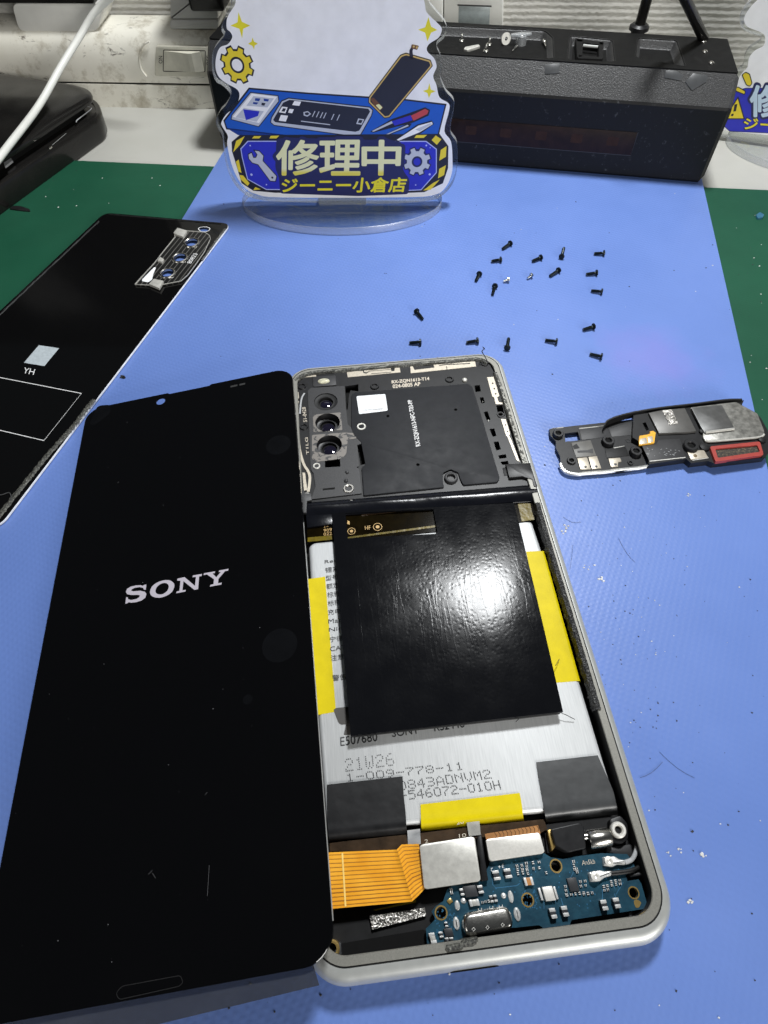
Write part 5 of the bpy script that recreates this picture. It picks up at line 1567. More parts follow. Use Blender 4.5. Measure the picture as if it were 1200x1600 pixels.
# charging port
mb = MB()
pz = 6.3
mb.loft(Z0, roundp(P(c1((886, 588)) + c2((224, 614), (264, 766)) + c1((902, 740)), pz), 1.7, 8), [(0, 3.2), (0, 5.2), (.1, 5.7), (.28, 6.0), (.5, 6.2), (.8, pz)])
port = obj('charging_port', mb, M['chrome'], ph)
mb = MB()
for z_, q in ((c1, (960, 688)), (c1, (1047, 677)), (c1, (1142, 660))):
    x, y = q
    mb.line(Z0, P(z_((x - 10, y), (x, y - 12), (x + 10, y), (x, y + 12)), pz + .02), .1, pz + .02, closed=True)
for x, y in ((1000, 572), (1070, 560), (1130, 552)):
    mb.line(Z0, P(c1((x - 10, y - 14), (x - 10, y), (x + 10, y - 2), (x + 10, y - 18)), pz + .02), .12, pz + .02)
obj('shell_mark', mb, M['steel_pale'], port, smooth=0)
mb = MB()
mb.loft(Z0, roundp(P(c1((775, 815), (790, 795), (870, 780), (885, 755), (985, 735), (992, 760), (960, 798), (860, 805), (800, 818)), 7.0), .4), [(-.2, 5.0), (0, 6.9), (.4, 7.3), (.8, 7.35)]); obj('rubber_scrap', mb, M['residue'], ph)
mb = MB(); mb.prism(Z0, P(c1((310, 604), (655, 553), (663, 604), (328, 690)), 3.0), 2.1, 3.0); obj('mesh_strip', mb, M['glitter_mesh'], ph)
mb = MB()
mb.prism(Z0, P(c1((100, 790), (140, 775), (640, 690), (668, 700), (672, 802), (300, 880), (130, 900)), 2.5), 2.1, 2.5)
mb.prism(Z0, P(c1((210, 862), (225, 838), (600, 795), (610, 815)), 2.9), 2.4, 2.9)
obj('speaker_bay', mb, M['black_deep'], ph)
mb = MB(); mb.lathe(Z0, Z0.hit(518, 1483, 5.4), [(1.5, 2.2), (1.5, 5.3), (1.25, 5.5), (.95, 5.5), (.8, 4.4)], 24, cap=False); obj('screw_boss', mb, M['gold'], ph)
mb = MB(); mb.prism(Z0, P(c1((78, 850), (120, 765), (132, 775), (138, 900), (70, 905)), 5.0), 2.2, 5.0, bev=.15); obj('corner_block', mb, M['grey_plastic'], ph)
# vibration motor and its neighbours
mb = MB(); mb.prism(Z0, P(c2((440, 115), (660, 78), (840, 55), (860, 70), (1000, 60), (1010, 240), (870, 250), (700, 300), (600, 320), (460, 290)), 3.2), 2.2, 3.2); obj('motor_bay', mb, M['black_plastic'], ph)
mb = MB(); mb.prism(Z0, roundp(P(c2((482, 142), (660, 102), (690, 122), (704, 262), (590, 288), (512, 246)), 5.8), .4), 3, 5.8, bev=.2); obj('motor_sleeve', mb, M['tape_black'], ph, smooth=20)
def cyl(px0, px1, r, z, mat, name, n=24):
    a, b = Vector((*Z0.hit(*px0, z), z)), Vector((*Z0.hit(*px1, z), z))
    mb = MB(); mb.tube([a, a + (b - a) * .06, a + (b - a) * .94, b], [r * .9, r, r, r * .9], n); return obj(name, mb, mat, ph)
cyl(c2((715, 210))[0], c2((852, 188))[0], 1.75, 4.6, M['chrome'], 'motor')
cyl(c2((680, 190))[0], c2((722, 185))[0], .7, 5.0, M['chrome'], 'motor_shaft')
mb = MB(); mb.prism(Z0, P(c2((462, 148), (488, 142), (512, 250), (490, 280)), 4.8), 3, 4.8, bev=.1); obj('brass_contact', mb, M['gold'], ph)
mb = MB(); c = Z0.hit(*c2((908, 145))[0], 6.0)
mb.prism(Z0, roundp(P(c2((850, 80), (920, 55), (965, 110), (970, 195), (930, 235), (870, 225)), 5.2), .6), 2.2, 5.2, bev=.2); lug = obj('screw_lug', mb, M['black_plastic'], ph)
mb = MB(); mb.lathe(Z0, c, [(1.55, 5.0), (1.5, 5.9), (1.3, 6.1), (.95, 6.1), (.72, 5.8), (.68, 4.6)], 28, cap=False); obj('washer', mb, M['steel_pale'], lug)
mb = MB(); mb.lathe(Z0, c, [(.7, 4.9), (.01, 4.9)], 20, cap=False); obj('screw_hole', mb, M['black_deep'], lug)
def coax(z_, head, cable, mat):
    mb = MB(); mb.loft(Z0, roundp(P(z_(*head), 5.5), .25), [(0, PZ), (0, 5.2), (.15, 5.45), (.3, 5.5)]); o = obj('coax_plug', mb, M['solder'], board)
    c = Vector(P(z_(head[0], head[1], head[-1]), 5.5)[0])
    m2 = MB(); pc = P(z_(*head), 5.5); cx = sum(p[0] for p in pc[:2] + pc[-2:]) / 4; cy = sum(p[1] for p in pc[:2] + pc[-2:]) / 4
    m2.lathe(Z0, (cx, cy), [(.9, 5.4), (.85, 5.75), (.5, 5.8), (.2, 5.6)], 16); obj('plug_cap', m2, M['steel_pale'], o)
    mb = MB(); mb.tube(smooth_line([Vector((*Z0.hit(*z_(q)[0], z), z)) for q, z in cable], 6), .42, 10); obj('coax_cable', mb, mat, board)
coax(c2, ((812, 315), (880, 310), (915, 330), (950, 335), (950, 365), (900, 362), (870, 378), (818, 368)), (((945, 350), 5.0), ((985, 335), 5.0), ((1008, 300), 5.2), ((1020, 250), 4.8), ((1015, 190), 4.0)), M['cable_grey'])
coax(c2, ((722, 412), (790, 398), (822, 405), (864, 402), (864, 432), (820, 445), (790, 468), (735, 470)), (((860, 418), 5.0), ((920, 412), 5.0), ((990, 400), 4.8), ((1040, 375), 4.2)), M['cable_black'])
mb = MB(); mb.prism(Z0, P(c2((840, 255), (990, 235), (1020, 290), (985, 318), (900, 300), (830, 285)), 3.9), 2.2, 3.9, bev=.2); obj('cable_guide', mb, M['grey_plastic'], ph)
cyl(c2((975, 432))[0], c2((1055, 420))[0], .35, 4.0, M['grey_plastic'], 'guide_pin')
mb = MB(); mb.prism(Z0, P(c2((968, 665), (985, 662), (995, 700), (978, 703)), 3.4), 2.1, 3.4); obj('wall_rib', mb, M['grey_plastic'], ph)

# ================================================================== the lifted display
k_ = 0.985
def near(p):
    return CC + (Vector(p) - CC) * k_
dBL, dBR, dTL, dTR = near((-61.0, -1.5, 4.8)), near((4.5, 1.0, 12.7)), near((-66.3, 153.4, -.1)), near((-.8, 155.8, 7.8))
dsp = Plane(dBL, dBR - dBL, dTL - dBL)
dey = (dsp.ey - dsp.ex * dsp.ey.dot(dsp.ex)).normalized()
dsp = Plane(dBL, dsp.ex, dey)
dw, dh = (dBR - dBL).length, (dTL - dBL).length
scr = thing('display_panel', 'black glass display panel lifted off and leaning on the phone left rim', 'display', tuple(dsp.pt(dw / 2, dh / 2, -1)))
TLd, TRd, BRd, BLd = (Vector(dsp.hit(*q)) for q in ((135.7, 639.7), (456, 574), (524, 1504), (-49, 1609)))
def bil(x, y):
    s, t = x / dw, y / dh
    return tuple(BLd.lerp(BRd, s).lerp(TLd.lerp(TRd, s), t))
o_ = rrect(0, 0, dw, dh, 5.5, 10)
n0, n1 = dsp.hit(263, 612)[0], dsp.hit(325, 599)[0]
pts = []
for p in o_:
    pts.append(p)
# notch in the top edge
top = []
for i, p in enumerate(pts):
    top.append(p)
    q = pts[(i + 1) % len(pts)]
    if abs(p[1] - dh) < 1e-6 and abs(q[1] - dh) < 1e-6 and p[0] > q[0] + 5:
        top += [(n1 + .4, dh), (n1 - .2, dh - .55), (n0 + .2, dh - .55), (n0 - .4, dh)]
top = [bil(*p) for p in top]
cc, cR = dsp.hit(251, 627), 1.45
mb = MB()
hc = circ(cc, cR, 24)
mb.prism(dsp, inset(ccw(top), .12), -.35, 0, holes=[hc])
mb.loft(dsp, top, [(.12, 0), (0, -.1), (0, -1.1)], cap0=False, cap1=False)
glass = obj('glass', mb, M['screen_glass'], scr)
mb = MB()
mb.prism(dsp, inset(ccw(top), .35), -1.3, -.36, holes=[circ(cc, cR * 1.9, 24)])
obj('backing', mb, M['black_matte'], scr)
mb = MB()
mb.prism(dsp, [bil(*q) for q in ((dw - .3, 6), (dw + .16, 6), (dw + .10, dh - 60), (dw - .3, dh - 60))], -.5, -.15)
obj('edge_highlight', mb, M['edge_silver'], scr)  # pale strip added for the light caught by the glass bevel
# maker's lettering
zl = Z(180, 880, 6)
let = {
 'S': [[(95, 380), (103, 318), (118, 320), (122, 338), (150, 345), (200, 335), (225, 318), (232, 302), (215, 297), (150, 298), (112, 290), (100, 268), (112, 240), (145, 220), (195, 208), (240, 206), (258, 212), (272, 203), (292, 200), (287, 248), (270, 248), (262, 232), (230, 224), (185, 230), (155, 245), (150, 258), (170, 263), (235, 258), (278, 268), (293, 288), (283, 322), (250, 348), (200, 365), (150, 370), (125, 366), (113, 376)]],
 'N': [[(572, 282), (577, 265), (602, 260), (612, 165), (580, 162), (584, 145), (650, 130), (748, 213), (757, 128), (725, 132), (728, 115), (815, 100), (810, 120), (787, 124), (777, 243), (742, 250), (640, 168), (630, 254), (662, 249), (658, 265)]],
 'Y': [[(828, 112), (832, 94), (937, 76), (934, 92), (912, 96), (948, 132), (990, 82), (970, 83), (975, 68), (1063, 52), (1058, 70), (1030, 74), (968, 147), (964, 188), (1000, 182), (995, 200), (888, 220), (893, 202), (922, 196), (926, 150), (860, 105)]]}
mb = MB()
for L in let.values():
    for q in L:
        mb.sheet(dsp, [tuple(v) for v in dsp.poly(zl(*q), .02)], .02)
oo = [tuple(p) for p in smooth_line([Vector(p) for p in dsp.poly(zl((327, 262), (348, 215), (400, 178), (460, 160), (515, 162), (550, 190), (553, 222), (530, 270), (480, 305), (420, 323), (365, 318), (333, 296)), .02)], 5, closed=True)]
oi = [tuple(p) for p in smooth_line([Vector(p) for p in dsp.poly(zl((377, 258), (392, 222), (425, 195), (462, 185), (492, 195), (502, 222), (488, 258), (455, 285), (420, 293), (388, 284)), .02)], 5, closed=True)]
mb.prism(dsp, oo, .012, .02, holes=[oi])
obj('maker_lettering', mb, M['logo_silver'], scr, smooth=0)
for px, r in (((435, 695), 3.6), ((437, 1008), 4.1), ((387, 1093), 1.1)):
    mb = MB(); mb.sheet(dsp, circ(dsp.hit(*px, .02), r, 40), .015); obj('smudge', mb, M['smudge'], glass, smooth=0)
mb = MB()
mb.sheet(dsp, roundp(dsp.poly([(152, 634), (172, 632), (173, 645), (160, 655), (146, 665), (140, 662)], .02), 1.5), .015)
obj('smudge', mb, M['smudge'], glass, smooth=0)
mb = MB()
for px in (((360, 603), (371, 600.5), (371, 603), (360, 605.5)), ((374, 600), (383, 598), (383, 600.5), (374, 602.5))):
    mb.sheet(dsp, roundp(dsp.poly(px, .02), .2), .015)
obj('sensor_window', mb, pm('sensor_grey', (0.035, 0.035, 0.035), .4), glass, smooth=0)
mb = MB()
for _ in range(16):
    p = dsp.hit(random.uniform(60, 500), random.uniform(640, 1560), .03)
    if 2 < p[0] < dw - 2 and 2 < p[1] < dh - 2:
        mb.sheet(dsp, circ(p, random.uniform(.05, .11), 6), .03)
for a, b in (((232, 1366), (238, 1360)), ((238, 1364), (243, 1372)), ((320, 1242), (324, 1238)), ((324, 1400), (327, 1352))):
    mb.line(dsp, [dsp.hit(*a, .03), dsp.hit(*b, .03)], .035, .03)
o = obj('dust', mb, pm('dust_grey', (0.16, 0.16, 0.17), .6), glass, smooth=0); o['kind'] = 'stuff'
mb = MB()
sl = dsp.poly([(181, 1552), (190, 1541), (282, 1524), (286, 1535), (280, 1541), (186, 1562)], .02)
mb.line(dsp, roundp(sl, 1.4, 6), .12, .015, closed=True)
obj('speaker_slot', mb, pm('slot_grey', (0.011, 0.011, 0.012), .4), glass, smooth=0)
mb = MB()
fz = -1.3
f4 = [dsp.hit(20, 1590), (4, 1.5), (dw - 2.5, 1.5), (dw - 2.5, -2.4), (4, -3.0)]
mb.prism(dsp, [(3, 3), (dw - 5, 3), (dw - 3.5, -2.6), (dw * .5, -4.0), (3, -5.0)], fz - .12, fz)
obj('film_edge', mb, M['smoky_film'], scr)

# ================================================================== glass back cover
CP = Plane((0, 0, 0.95), (1, 0, 0), (0, 1, 0))
bk = thing('back_cover', 'glossy black glass back cover with a silver camera bracket at the upper left', 'back cover', tuple(at(110, 560)))
TRc, R2, TLc, L2 = Vector(CP.hit(361, 349)), Vector(CP.hit(0, 822)), Vector(CP.hit(163, 332)), Vector(CP.hit(0, 485))
rd_, ld_ = (R2 - TRc).normalized(), (L2 - TLc).normalized()
quad = [tuple(TLc), tuple(TLc + ld_ * 158), tuple(TRc + rd_ * 156), tuple(TRc)]
cb = Z(200, 330, 6)
lens_px = [((600, 308), 58), ((492, 450), 58), ((375, 594), 58)]
def cpc(q, r):
    a = Vector(CP.hit(*cb(q)[0])); b = Vector(CP.hit(*cb((q[0] + r, q[1]))[0])); return a, (b - a).length
mb = MB()
hl = [circ(cpc(q, r)[0], cpc(q, r)[1] * 1.0, 24) for q, r in lens_px]
ledp = [tuple(p) for p in smooth_line([Vector(p) for p in CP.poly(cb((660, 165), (690, 148), (745, 150), (768, 165), (745, 188), (690, 192)))], 5, closed=True)]
cout = roundp(quad, 4.0, 8)
mb.prism(CP, inset(ccw(cout), .14), -.75, 0, holes=hl + [ledp])
cg = obj('glass', mb, M['cover_glass'], bk)
mb = MB()
mb.loft(CP, cout, [(.13, -.06), (.04, -.14), (0, -.35), (0, -.7), (.2, -.75)], cap0=False, cap1=False)
obj('rim', mb, M['rim_white'], bk)
brk = cb((430, 205), (465, 160), (550, 185), (640, 192), (720, 198), (768, 230), (776, 262), (722, 380), (640, 500), (560, 605), (500, 658), (335, 690), (250, 700), (65, 690), (72, 678), (245, 490), (330, 380), (440, 245))
mb = MB()
mb.prism(CP, CP.poly(brk, .5), -.01, .5, holes=[circ(cpc(q, r)[0], cpc(q, r)[1], 28) for q, r in lens_px])
t = NT('bracket_black')
wv = t.n('ShaderNodeTexWave', Scale=1000 / 1.5 / 6.283 * 1.6); mp = t.n('ShaderNodeMapping'); mp.inputs['Rotation'].default_value = (0, 0, -math.atan2(rd_.y, rd_.x) + math.pi / 2)
t.l(t.coord(), mp.inputs[0]); t.l(mp.outputs[0], wv.inputs['Vector'])
t.set(color=t.ramp(wv.outputs['Fac'], [(0.90, (0.02, 0.02, 0.02)), (0.97, (0.22, 0.215, 0.2))]), rough=.3, metal=.5)
br = obj('camera_bracket', mb, t.m, bk)
mb = MB()
pb = ccw(CP.poly(brk, .5))
mb.loft(CP, pb, [(0, .5), (0, .75), (.18, .75), (.22, .5)], cap0=False, cap1=False)
obj('bracket_rim', mb, M['steel'], br)
for q, r in lens_px:
    a, rr = cpc(q, r)
    mb = MB(); mb.lathe(CP, a, [(rr * 1.34, .5), (rr * 1.25, .85), (rr * 1.08, 1.0), (rr * .98, .8), (rr * .95, .1)], 32, cap=False)
    obj('lens_ring', mb, M['chrome'], br)
for q in (((430, 205), (465, 158), (552, 178), (515, 240)), ((195, 680), (240, 632), (330, 650), (290, 720)), ((275, 460), (300, 425), (335, 445), (315, 475))):
    mb = MB(); mb.prism(CP, CP.poly(cb(*q), 1.4), .4, 1.4, bev=.15); obj('bracket_tab', mb, M['steel'], br)
mb = MB(); mb.prism(CP, roundp(CP.poly(cb((245, 525), (262, 528), (236, 590), (226, 640), (190, 666), (132, 655), (132, 640)), .6), .3), .5, .6); obj('pale_patch', mb, M['white_paper'], br)
mb = MB(); put_text(mb, '80823', CP, cb((590, 492))[0], cb((655, 400))[0], cb((550, 485))[0], .55); obj('printing', mb, M['white_ink'], br, smooth=0)
mb = MB(); mb.line(CP, ledp, .35, .03, closed=True); obj('flash_outline', mb, M['white_ink'], bk, smooth=0)
zk = Z(0, 310, 3)
mb = MB(); mb.sheet(CP, CP.poly(zk((182, 688), (277, 702), (208, 786), (112, 770)), .03), .03); obj('code_label', mb, pm('label_grey', (0.42, 0.47, 0.5), .5, var=.12, mm=.8), bk, smooth=0)
mb = MB()
put_text(mb, 'YH', CP, zk((106, 818))[0], zk((157, 827))[0], zk((115, 792))[0], .03)
obj('printing', mb, M['white_ink'], bk, smooth=0)
mb = MB()
q = CP.poly(zk((-330, 775), (382, 914), (206, 1135), (-330, 1010)), .03)
mb.line(CP, [q[0], q[1], q[2], q[3]], .28, .03); obj('outline_mark', mb, M['white_ink'], bk, smooth=0)
def ragged2(name, line, w, mat):
    L = smooth_line([Vector(CP.hit(*p, .2)) for p in line], 16)
    mb = MB(); vs, fs = [], []
    for i, p in enumerate(L):
        d = (L[min(i + 1, len(L) - 1)] - L[max(i - 1, 0)]).normalized(); n_ = Vector((-d.y, d.x))
        for k in range(5):
            e = w * (k / 4 - .5) * (1 + random.uniform(-.25, .25) * (k in (0, 4)))
            b = p + n_ * e
            vs.append(CP.pt(b.x, b.y, .02 if k in (0, 4) else .25 + random.uniform(-.12, .15)))
    for i in range(len(L) - 1):
        for k in range(4):
            fs.append((i * 5 + k, i * 5 + k + 1, (i + 1) * 5 + k + 1, (i + 1) * 5 + k))
    mb.add(vs, fs); obj(name, mb, mat, bk, smooth=70)
ragged2('glue_residue', zk((440, 942), (405, 985), (340, 1070), (280, 1135), (210, 1215), (130, 1315), (50, 1415), (-60, 1555)), 1.7, M['residue'])
ragged2('glue_residue', zk((1055, 140), (1010, 200), (945, 290)), .9, M['residue'])
ragged2('glue_residue', [(a + 2.5, b + 3) for a, b in ((152, 342), (100, 391), (50, 438), (0, 485), (-30, 513))], .7, M['black_matte'])
ragged2('glue_residue', [(170, 334.5), (220, 338.5), (270, 343), (320, 347), (345, 349)], .5, M['black_matte'])
mb = MB(); mb.tube([CP.pt(p.x, p.y, .3) for p in smooth_line([Vector(CP.hit(*q)) for q in zk((-40, 1395), (10, 1392), (45, 1382), (55, 1405), (50, 1420))], 5)], .14, 6); obj('loose_thread', mb, M['tape_grey'], bk)

# ================================================================== loudspeaker module
VA, VB = Z(840, 610, 6.667), Z(1000, 610, 6)
SZ = 1.5
spk = thing('speaker_module', 'black loudspeaker module with a grey metal plate and a red gasket', 'speaker', tuple(at(1030, 700)))
SL, SR = 1.5, 3.1
left = VA((122, 402), (268, 382), (690, 335), (1110, 290), (1115, 560), (1130, 800), (862, 842), (490, 872), (400, 878), (292, 830), (240, 778), (235, 690), (192, 600), (190, 530), (132, 470))
right = VB((-60, 215), (0, 190), (200, 165), (470, 130), (800, 98), (975, 92), (950, 150), (1050, 205), (1090, 212), (1135, 260), (1210, 400), (1225, 560), (1200, 595), (1172, 628), (690, 684), (640, 662), (480, 682), (432, 642), (85, 692), (70, 520), (-70, 440))
mb = MB(); mb.prism(Z0, P(left, SL), .35, SL, holes=[P(VA((280, 448), (420, 432), (448, 518), (290, 534)), SL)])
mb.prism(Z0, P(right, SR), 1.0, SR, holes=[P(VB((22, 305), (55, 298), (85, 370), (60, 378)), SR)])
case = obj('case', mb, M['black_plastic'], spk)
mb = MB(); mb.prism(Z0, P(VB((200, 230), (900, 160), (1100, 280), (1100, 420), (700, 560), (300, 560)), .5), .02, 1.0)
obj('foot', mb, M['black_deep'], spk)
def on(name, z_, pts, h0, h1, mat, bev=.08, r=0, par=None):
    p = P(z_(*pts), h1)
    mb = MB(); mb.prism(Z0, roundp(p, r, 4) if r else p, h0, h1, bev=bev)
    return obj(name, mb, mat, par or spk)
# the left rim is bright metal
e = smooth_line([Vector((*Z0.hit(*q, 1.1), 1.1)) for q in VA((238, 770), (262, 825), (320, 862), (420, 876), (490, 868), (700, 852), (850, 832), (1040, 812), (1135, 795))], 6)
mb = MB(); mb.tube(e, .62, 10); obj('metal_edge', mb, M['edge_silver'], spk)
on('recess_plate', VA, ((432, 398), (690, 372), (742, 402), (775, 480), (460, 515)), SZ - .1, SZ + .12, M['grey_plastic'])
on('recess_plate', VA, ((742, 400), (1095, 290), (1140, 450), (775, 482)), SZ - .1, SZ + .12, M['grey_plastic'])
pd = on('grey_patch', VA, ((350, 545), (552, 516), (612, 680), (402, 698)), SZ - .1, SZ + .25, pm('patch_grey', (0.11, 0.106, 0.097), .5, var=.2))
on('dark_mark', VA, ((365, 580), (405, 555), (440, 600), (380, 612)), SZ + .2, SZ + .28, M['black_matte'], 0, par=pd)
on('dark_mark', VA, ((415, 628), (520, 622), (575, 605), (580, 655), (520, 645), (418, 650)), SZ + .2, SZ + .28, M['grey_plastic'], 0, par=pd)
for q in (((412, 705), (515, 695), (555, 818), (450, 822)), ((528, 692), (618, 682), (664, 808), (568, 818)), ((738, 708), (862, 700), (872, 740), (838, 745), (838, 792), (768, 795))):
    o = on('contact_pad', VA, q, SZ - .1, SZ + .35, M['cream_metal'])
    cx, cy = sum(p[0] for p in q) / len(q) + (15 if q[0][0] < 700 else -10), max(p[1] for p in q) - 24
    mb = MB(); mb.lathe(Z0, Z0.hit(*VA((cx, cy))[0], SZ + .35), [(.42, SZ + .34), (.4, SZ + .45), (.2, SZ + .5)], 14); obj('rivet', mb, M['chip'], o)
SZ = SR
on('contact_pad', VB, ((442, 568), (600, 558), (640, 628), (478, 648)), SZ - .1, SZ + .3, M['cream_metal'])
SZ = SR
mb = MB(); mb.lathe(Z0, Z0.hit(*VB((518, 612))[0], SZ + .3), [(.55, SZ + .29), (.5, SZ + .42), (.2, SZ + .45)], 14); obj('rivet', mb, pm('bronze', (0.16, 0.11, 0.05), .5), spk)
SZ = SL
on('mid_plate', VA, ((700, 600), (915, 585), (960, 680), (720, 705)), SZ - .1, SZ + .15, M['black_matte'])
SZ = SR
op_ = on('text_plate', VB, ((20, 520), (150, 505), (180, 462), (375, 450), (425, 620), (88, 660)), SZ - .1, SZ + .1, M['grey_plastic'])
mb = MB()
for k in range(24):
    x, y = random.uniform(60, 380), random.uniform(540, 615)
    a = random.choice((.3, -.4, .1)); l = random.uniform(8, 22)
    mb.line(Z0, P(VB((x, y), (x + l, y + a * l)), SZ + .13), .1, SZ + .13)
obj('moulded_mark', mb, M['cable_grey'], op_, smooth=0)
for z_, q, r, h in ((VA, (218, 440), 1.5, 1.2), (VA, (740, 515), 1.75, 1.4), (VA, (1030, 625), 1.65, 1.4), (VB, (483, 508), 2.0, 1.3), (VA, (355, 725), 1.25, .6), (VA, (945, 525), .8, .1), (VA, (970, 750), .8, .4)):
    SZ = SL if z_ is VA else SR
    c = Z0.hit(*z_(q)[0], SZ + h)
    mb = MB(); mb.lathe(Z0, c, [(r * 1.12, SZ - .2), (r * 1.05, SZ + h - .15), (r * .95, SZ + h), (r * .62, SZ + h), (r * .52, SZ + h - .25), (r * .48, SZ - .3)], 24, cap=False); o = obj('screw_post', mb, M['black_plastic'], spk)
    mb = MB(); mb.lathe(Z0, c, [(r * .52, SZ + h - .55), (.01, SZ + h - .55)], 18, cap=False); obj('screw_hole', mb, M['black_deep'], o)
SZ = SR
on('orange_contact', VB, ((-5, 425), (70, 412), (100, 400), (90, 385), (125, 378), (148, 395), (135, 490), (-5, 510), (-10, 470)), SZ, SZ + .6, M['orange_flex_pad'])
on('contact_tip', VB, ((0, 455), (58, 440), (75, 495), (5, 505)), SZ + .55, SZ + .66, M['cream_metal']); on('contact_tip', VB, ((68, 435), (118, 425), (125, 480), (82, 492)), SZ + .55, SZ + .66, M['cream_metal'])
mp_ = on('voice_plate', VB, ((82, 210), (200, 185), (420, 165), (528, 380), (430, 392), (180, 400)), SZ, SZ + .8, pm('plate_dark', (0.10, 0.097, 0.092), .42, metal=.3, var=.1))
on('mesh_strip', VB, ((208, 185), (295, 178), (362, 312), (275, 322)), SZ + .75, SZ + .9, M['glitter_mesh'], 0, par=mp_)
sh = on('metal_plate', VB, ((470, 160), (900, 108), (960, 140), (1100, 215), (1165, 380), (1165, 410), (1120, 440), (660, 480), (605, 460), (590, 405), (610, 370)), SZ, SZ + .7, pm('scuffed_metal', (0.26, 0.255, 0.235), .4, metal=.55, var=.45, mm=1.6, bump=.02), r=.5)
on('raised_panel', VB, ((482, 162), (768, 135), (888, 355), (880, 372), (612, 402), (575, 345)), SZ + .65, SZ + 1.15, pm('panel_dark', (0.10, 0.10, 0.098), .4, metal=.4, var=.2), .12, .3, sh)
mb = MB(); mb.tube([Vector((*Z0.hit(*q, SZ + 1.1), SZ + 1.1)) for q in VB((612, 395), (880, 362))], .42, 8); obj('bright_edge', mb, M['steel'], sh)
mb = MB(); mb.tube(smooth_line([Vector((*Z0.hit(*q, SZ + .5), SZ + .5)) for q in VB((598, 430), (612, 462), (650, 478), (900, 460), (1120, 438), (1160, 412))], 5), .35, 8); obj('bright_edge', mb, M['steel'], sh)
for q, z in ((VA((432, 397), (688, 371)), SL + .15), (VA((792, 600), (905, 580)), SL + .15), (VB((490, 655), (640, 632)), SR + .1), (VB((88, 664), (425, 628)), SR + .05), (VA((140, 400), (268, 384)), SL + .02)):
    mb = MB(); mb.tube([Vector((*Z0.hit(*p, z), z)) for p in q], .16, 6); obj('bright_edge', mb, M['edge_silver'], spk)  # thin bright tubes laid on as highlight lines along the module edges
for q, r in ((VB((590, 375)), 1.0), (VB((1150, 455)), 1.1), (VB((612, 520)), 1.5)):
    c = Z0.hit(*q[0], SR + .8); mb = MB(); mb.lathe(Z0, c, [(r, SR - .2), (r * .95, SR + .6), (r * .6, SR + .8), (.01, SR + .82)], 18); obj('boss', mb, M['black_matte'], spk)
ga = P(VB((655, 525), (1125, 478), (1160, 605), (708, 668)), SZ + .9); gi = P(VB((705, 548), (1100, 512), (1125, 575), (730, 632)), SZ + .9)
mb = MB(); mb.prism(Z0, roundp(ga, .7), SZ - .3, SZ + .9, holes=[roundp(gi, .4)]); gk = obj('red_gasket', mb, M['red_gasket'], spk)
mb = MB(); mb.prism(Z0, gi, .9, SZ + .4)
t = NT('dusty_mesh'); t.set(color=t.ramp(t.noise(.7, 4, .7), [(0.45, (0.02, 0.018, 0.015)), (0.62, (0.10, 0.075, 0.045)), (0.7, (0.35, 0.28, 0.17))]), rough=.7); t.normal(t.bump(t.noise(.3, 2), .15))
obj('grille', mb, t.m, gk)
mb = MB()
bnd = smooth_line([Vector(Z0.hit(*q, SZ)) for q in VA((692, 395), (720, 345), (820, 300), (960, 262), (1100, 235)) + VB((200, 185), (500, 150), (800, 112), (950, 108))], 6)
vs = []
for p in bnd:
    for dz, dy in ((SZ - 1.5, 0), (SZ + .9, .1), (SZ + .9, .6), (SZ - 1.5, .6)):
        vs.append(Vector((p.x, p.y + dy, dz)))
mb.add(vs, [(i * 4 + k, i * 4 + (k + 1) % 4, i * 4 + 4 + (k + 1) % 4, i * 4 + 4 + k) for i in range(len(bnd) - 1) for k in range(4)] + [(0, 1, 2, 3), tuple(len(vs) - 4 + k for k in (3, 2, 1, 0))])
obj('rubber_band', mb, M['black_matte'], spk, smooth=50)

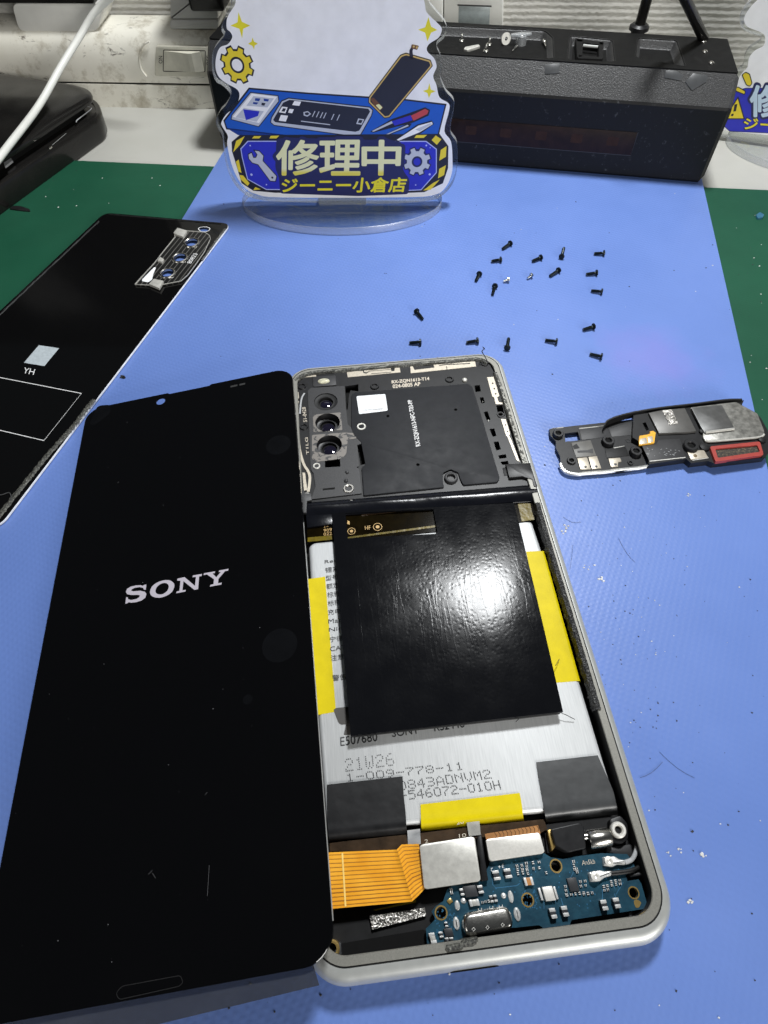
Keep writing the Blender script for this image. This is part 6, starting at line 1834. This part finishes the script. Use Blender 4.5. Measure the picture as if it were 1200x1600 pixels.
# ================================================================== the screws
zs_ = Z(600, 350, 3)
SCR = [((592, 92), (555, 118), 'topmost black screw of the scatter on the blue mat'),
       ((547, 168), (503, 176), 'black screw just below the topmost screw of the scatter'),
       ((735, 158), (695, 176), 'black screw left of the upright one in the upper row'),
       ((832, 155), (843, 114), 'black screw in the upper row with its tip pointing away to the wall'),
       ((1030, 138), (984, 140), 'black screw in the upper right corner of the scatter'),
       ((447, 235), (430, 268), 'leftmost black screw of the upper cluster'),
       ((520, 292), (508, 332), 'black screw lowest of the upper cluster, below the left silver screw'),
       ((818, 218), (777, 246), 'black screw right of the two silver screws'),
       ((996, 230), (947, 237), 'second black screw down in the right-hand column'),
       ((1020, 318), (970, 314), 'third black screw down in the right-hand column'),
       ((152, 410), (181, 447), 'black screw at the left with its head to the upper left, alone above another'),
       ((170, 555), (119, 558), 'black screw at the far left of the lower row'),
       ((438, 548), (386, 557), 'black screw beside the upper right corner of the phone, left of the loose thread'),
       ((577, 582), (584, 538), 'black screw in the lower row standing with its head towards the phone'),
       ((808, 552), (755, 546), 'black screw in the lower row between the upright one and the right column'),
       ((982, 482), (933, 497), 'fourth black screw down in the right-hand column'),
       ((1018, 622), (964, 611), 'lowest black screw of the scatter, at the lower right')]
def make_screw(name, h_, t_, label, m, r=.62, hr=1.15):
    a, b = Vector((*Z0.hit(*zs_(h_)[0], .9), 1.05)), Vector((*Z0.hit(*zs_(t_)[0], .5), .62))
    d = (b - a).normalized()
    root = thing(name, label, 'screw', (a.x, a.y, 0), 'screws laid out on the blue mat')
    mb = MB(); mb.tube([a - d * .45, a - d * .3, a + d * .2, a + d * .35], [hr * .55, hr * .92, hr, r], 18)
    obj('head', mb, m, root)
    mb = MB(); L = (b - a).length
    pts, rr = [], []
    n = 26
    for i in range(n + 1):
        pts.append(a + d * (.3 + (L - .3) * i / n)); rr.append(r * (.98 if i % 2 else .80) if 3 < i < n - 1 else r * .85)
    mb.tube(pts, rr, 12); obj('shank', mb, m, root)
    return root
for h_, t_, l in SCR:
    make_screw('screw', h_, t_, l, M['screw_black'])
for h_, t_, l in (((582, 262), (560, 270), 'left of the two tiny silver screws among the black ones'), ((690, 242), (672, 256), 'right of the two tiny silver screws among the black ones')):
    make_screw('screw', h_, t_, l, M['screw_silver'], .45, .95)
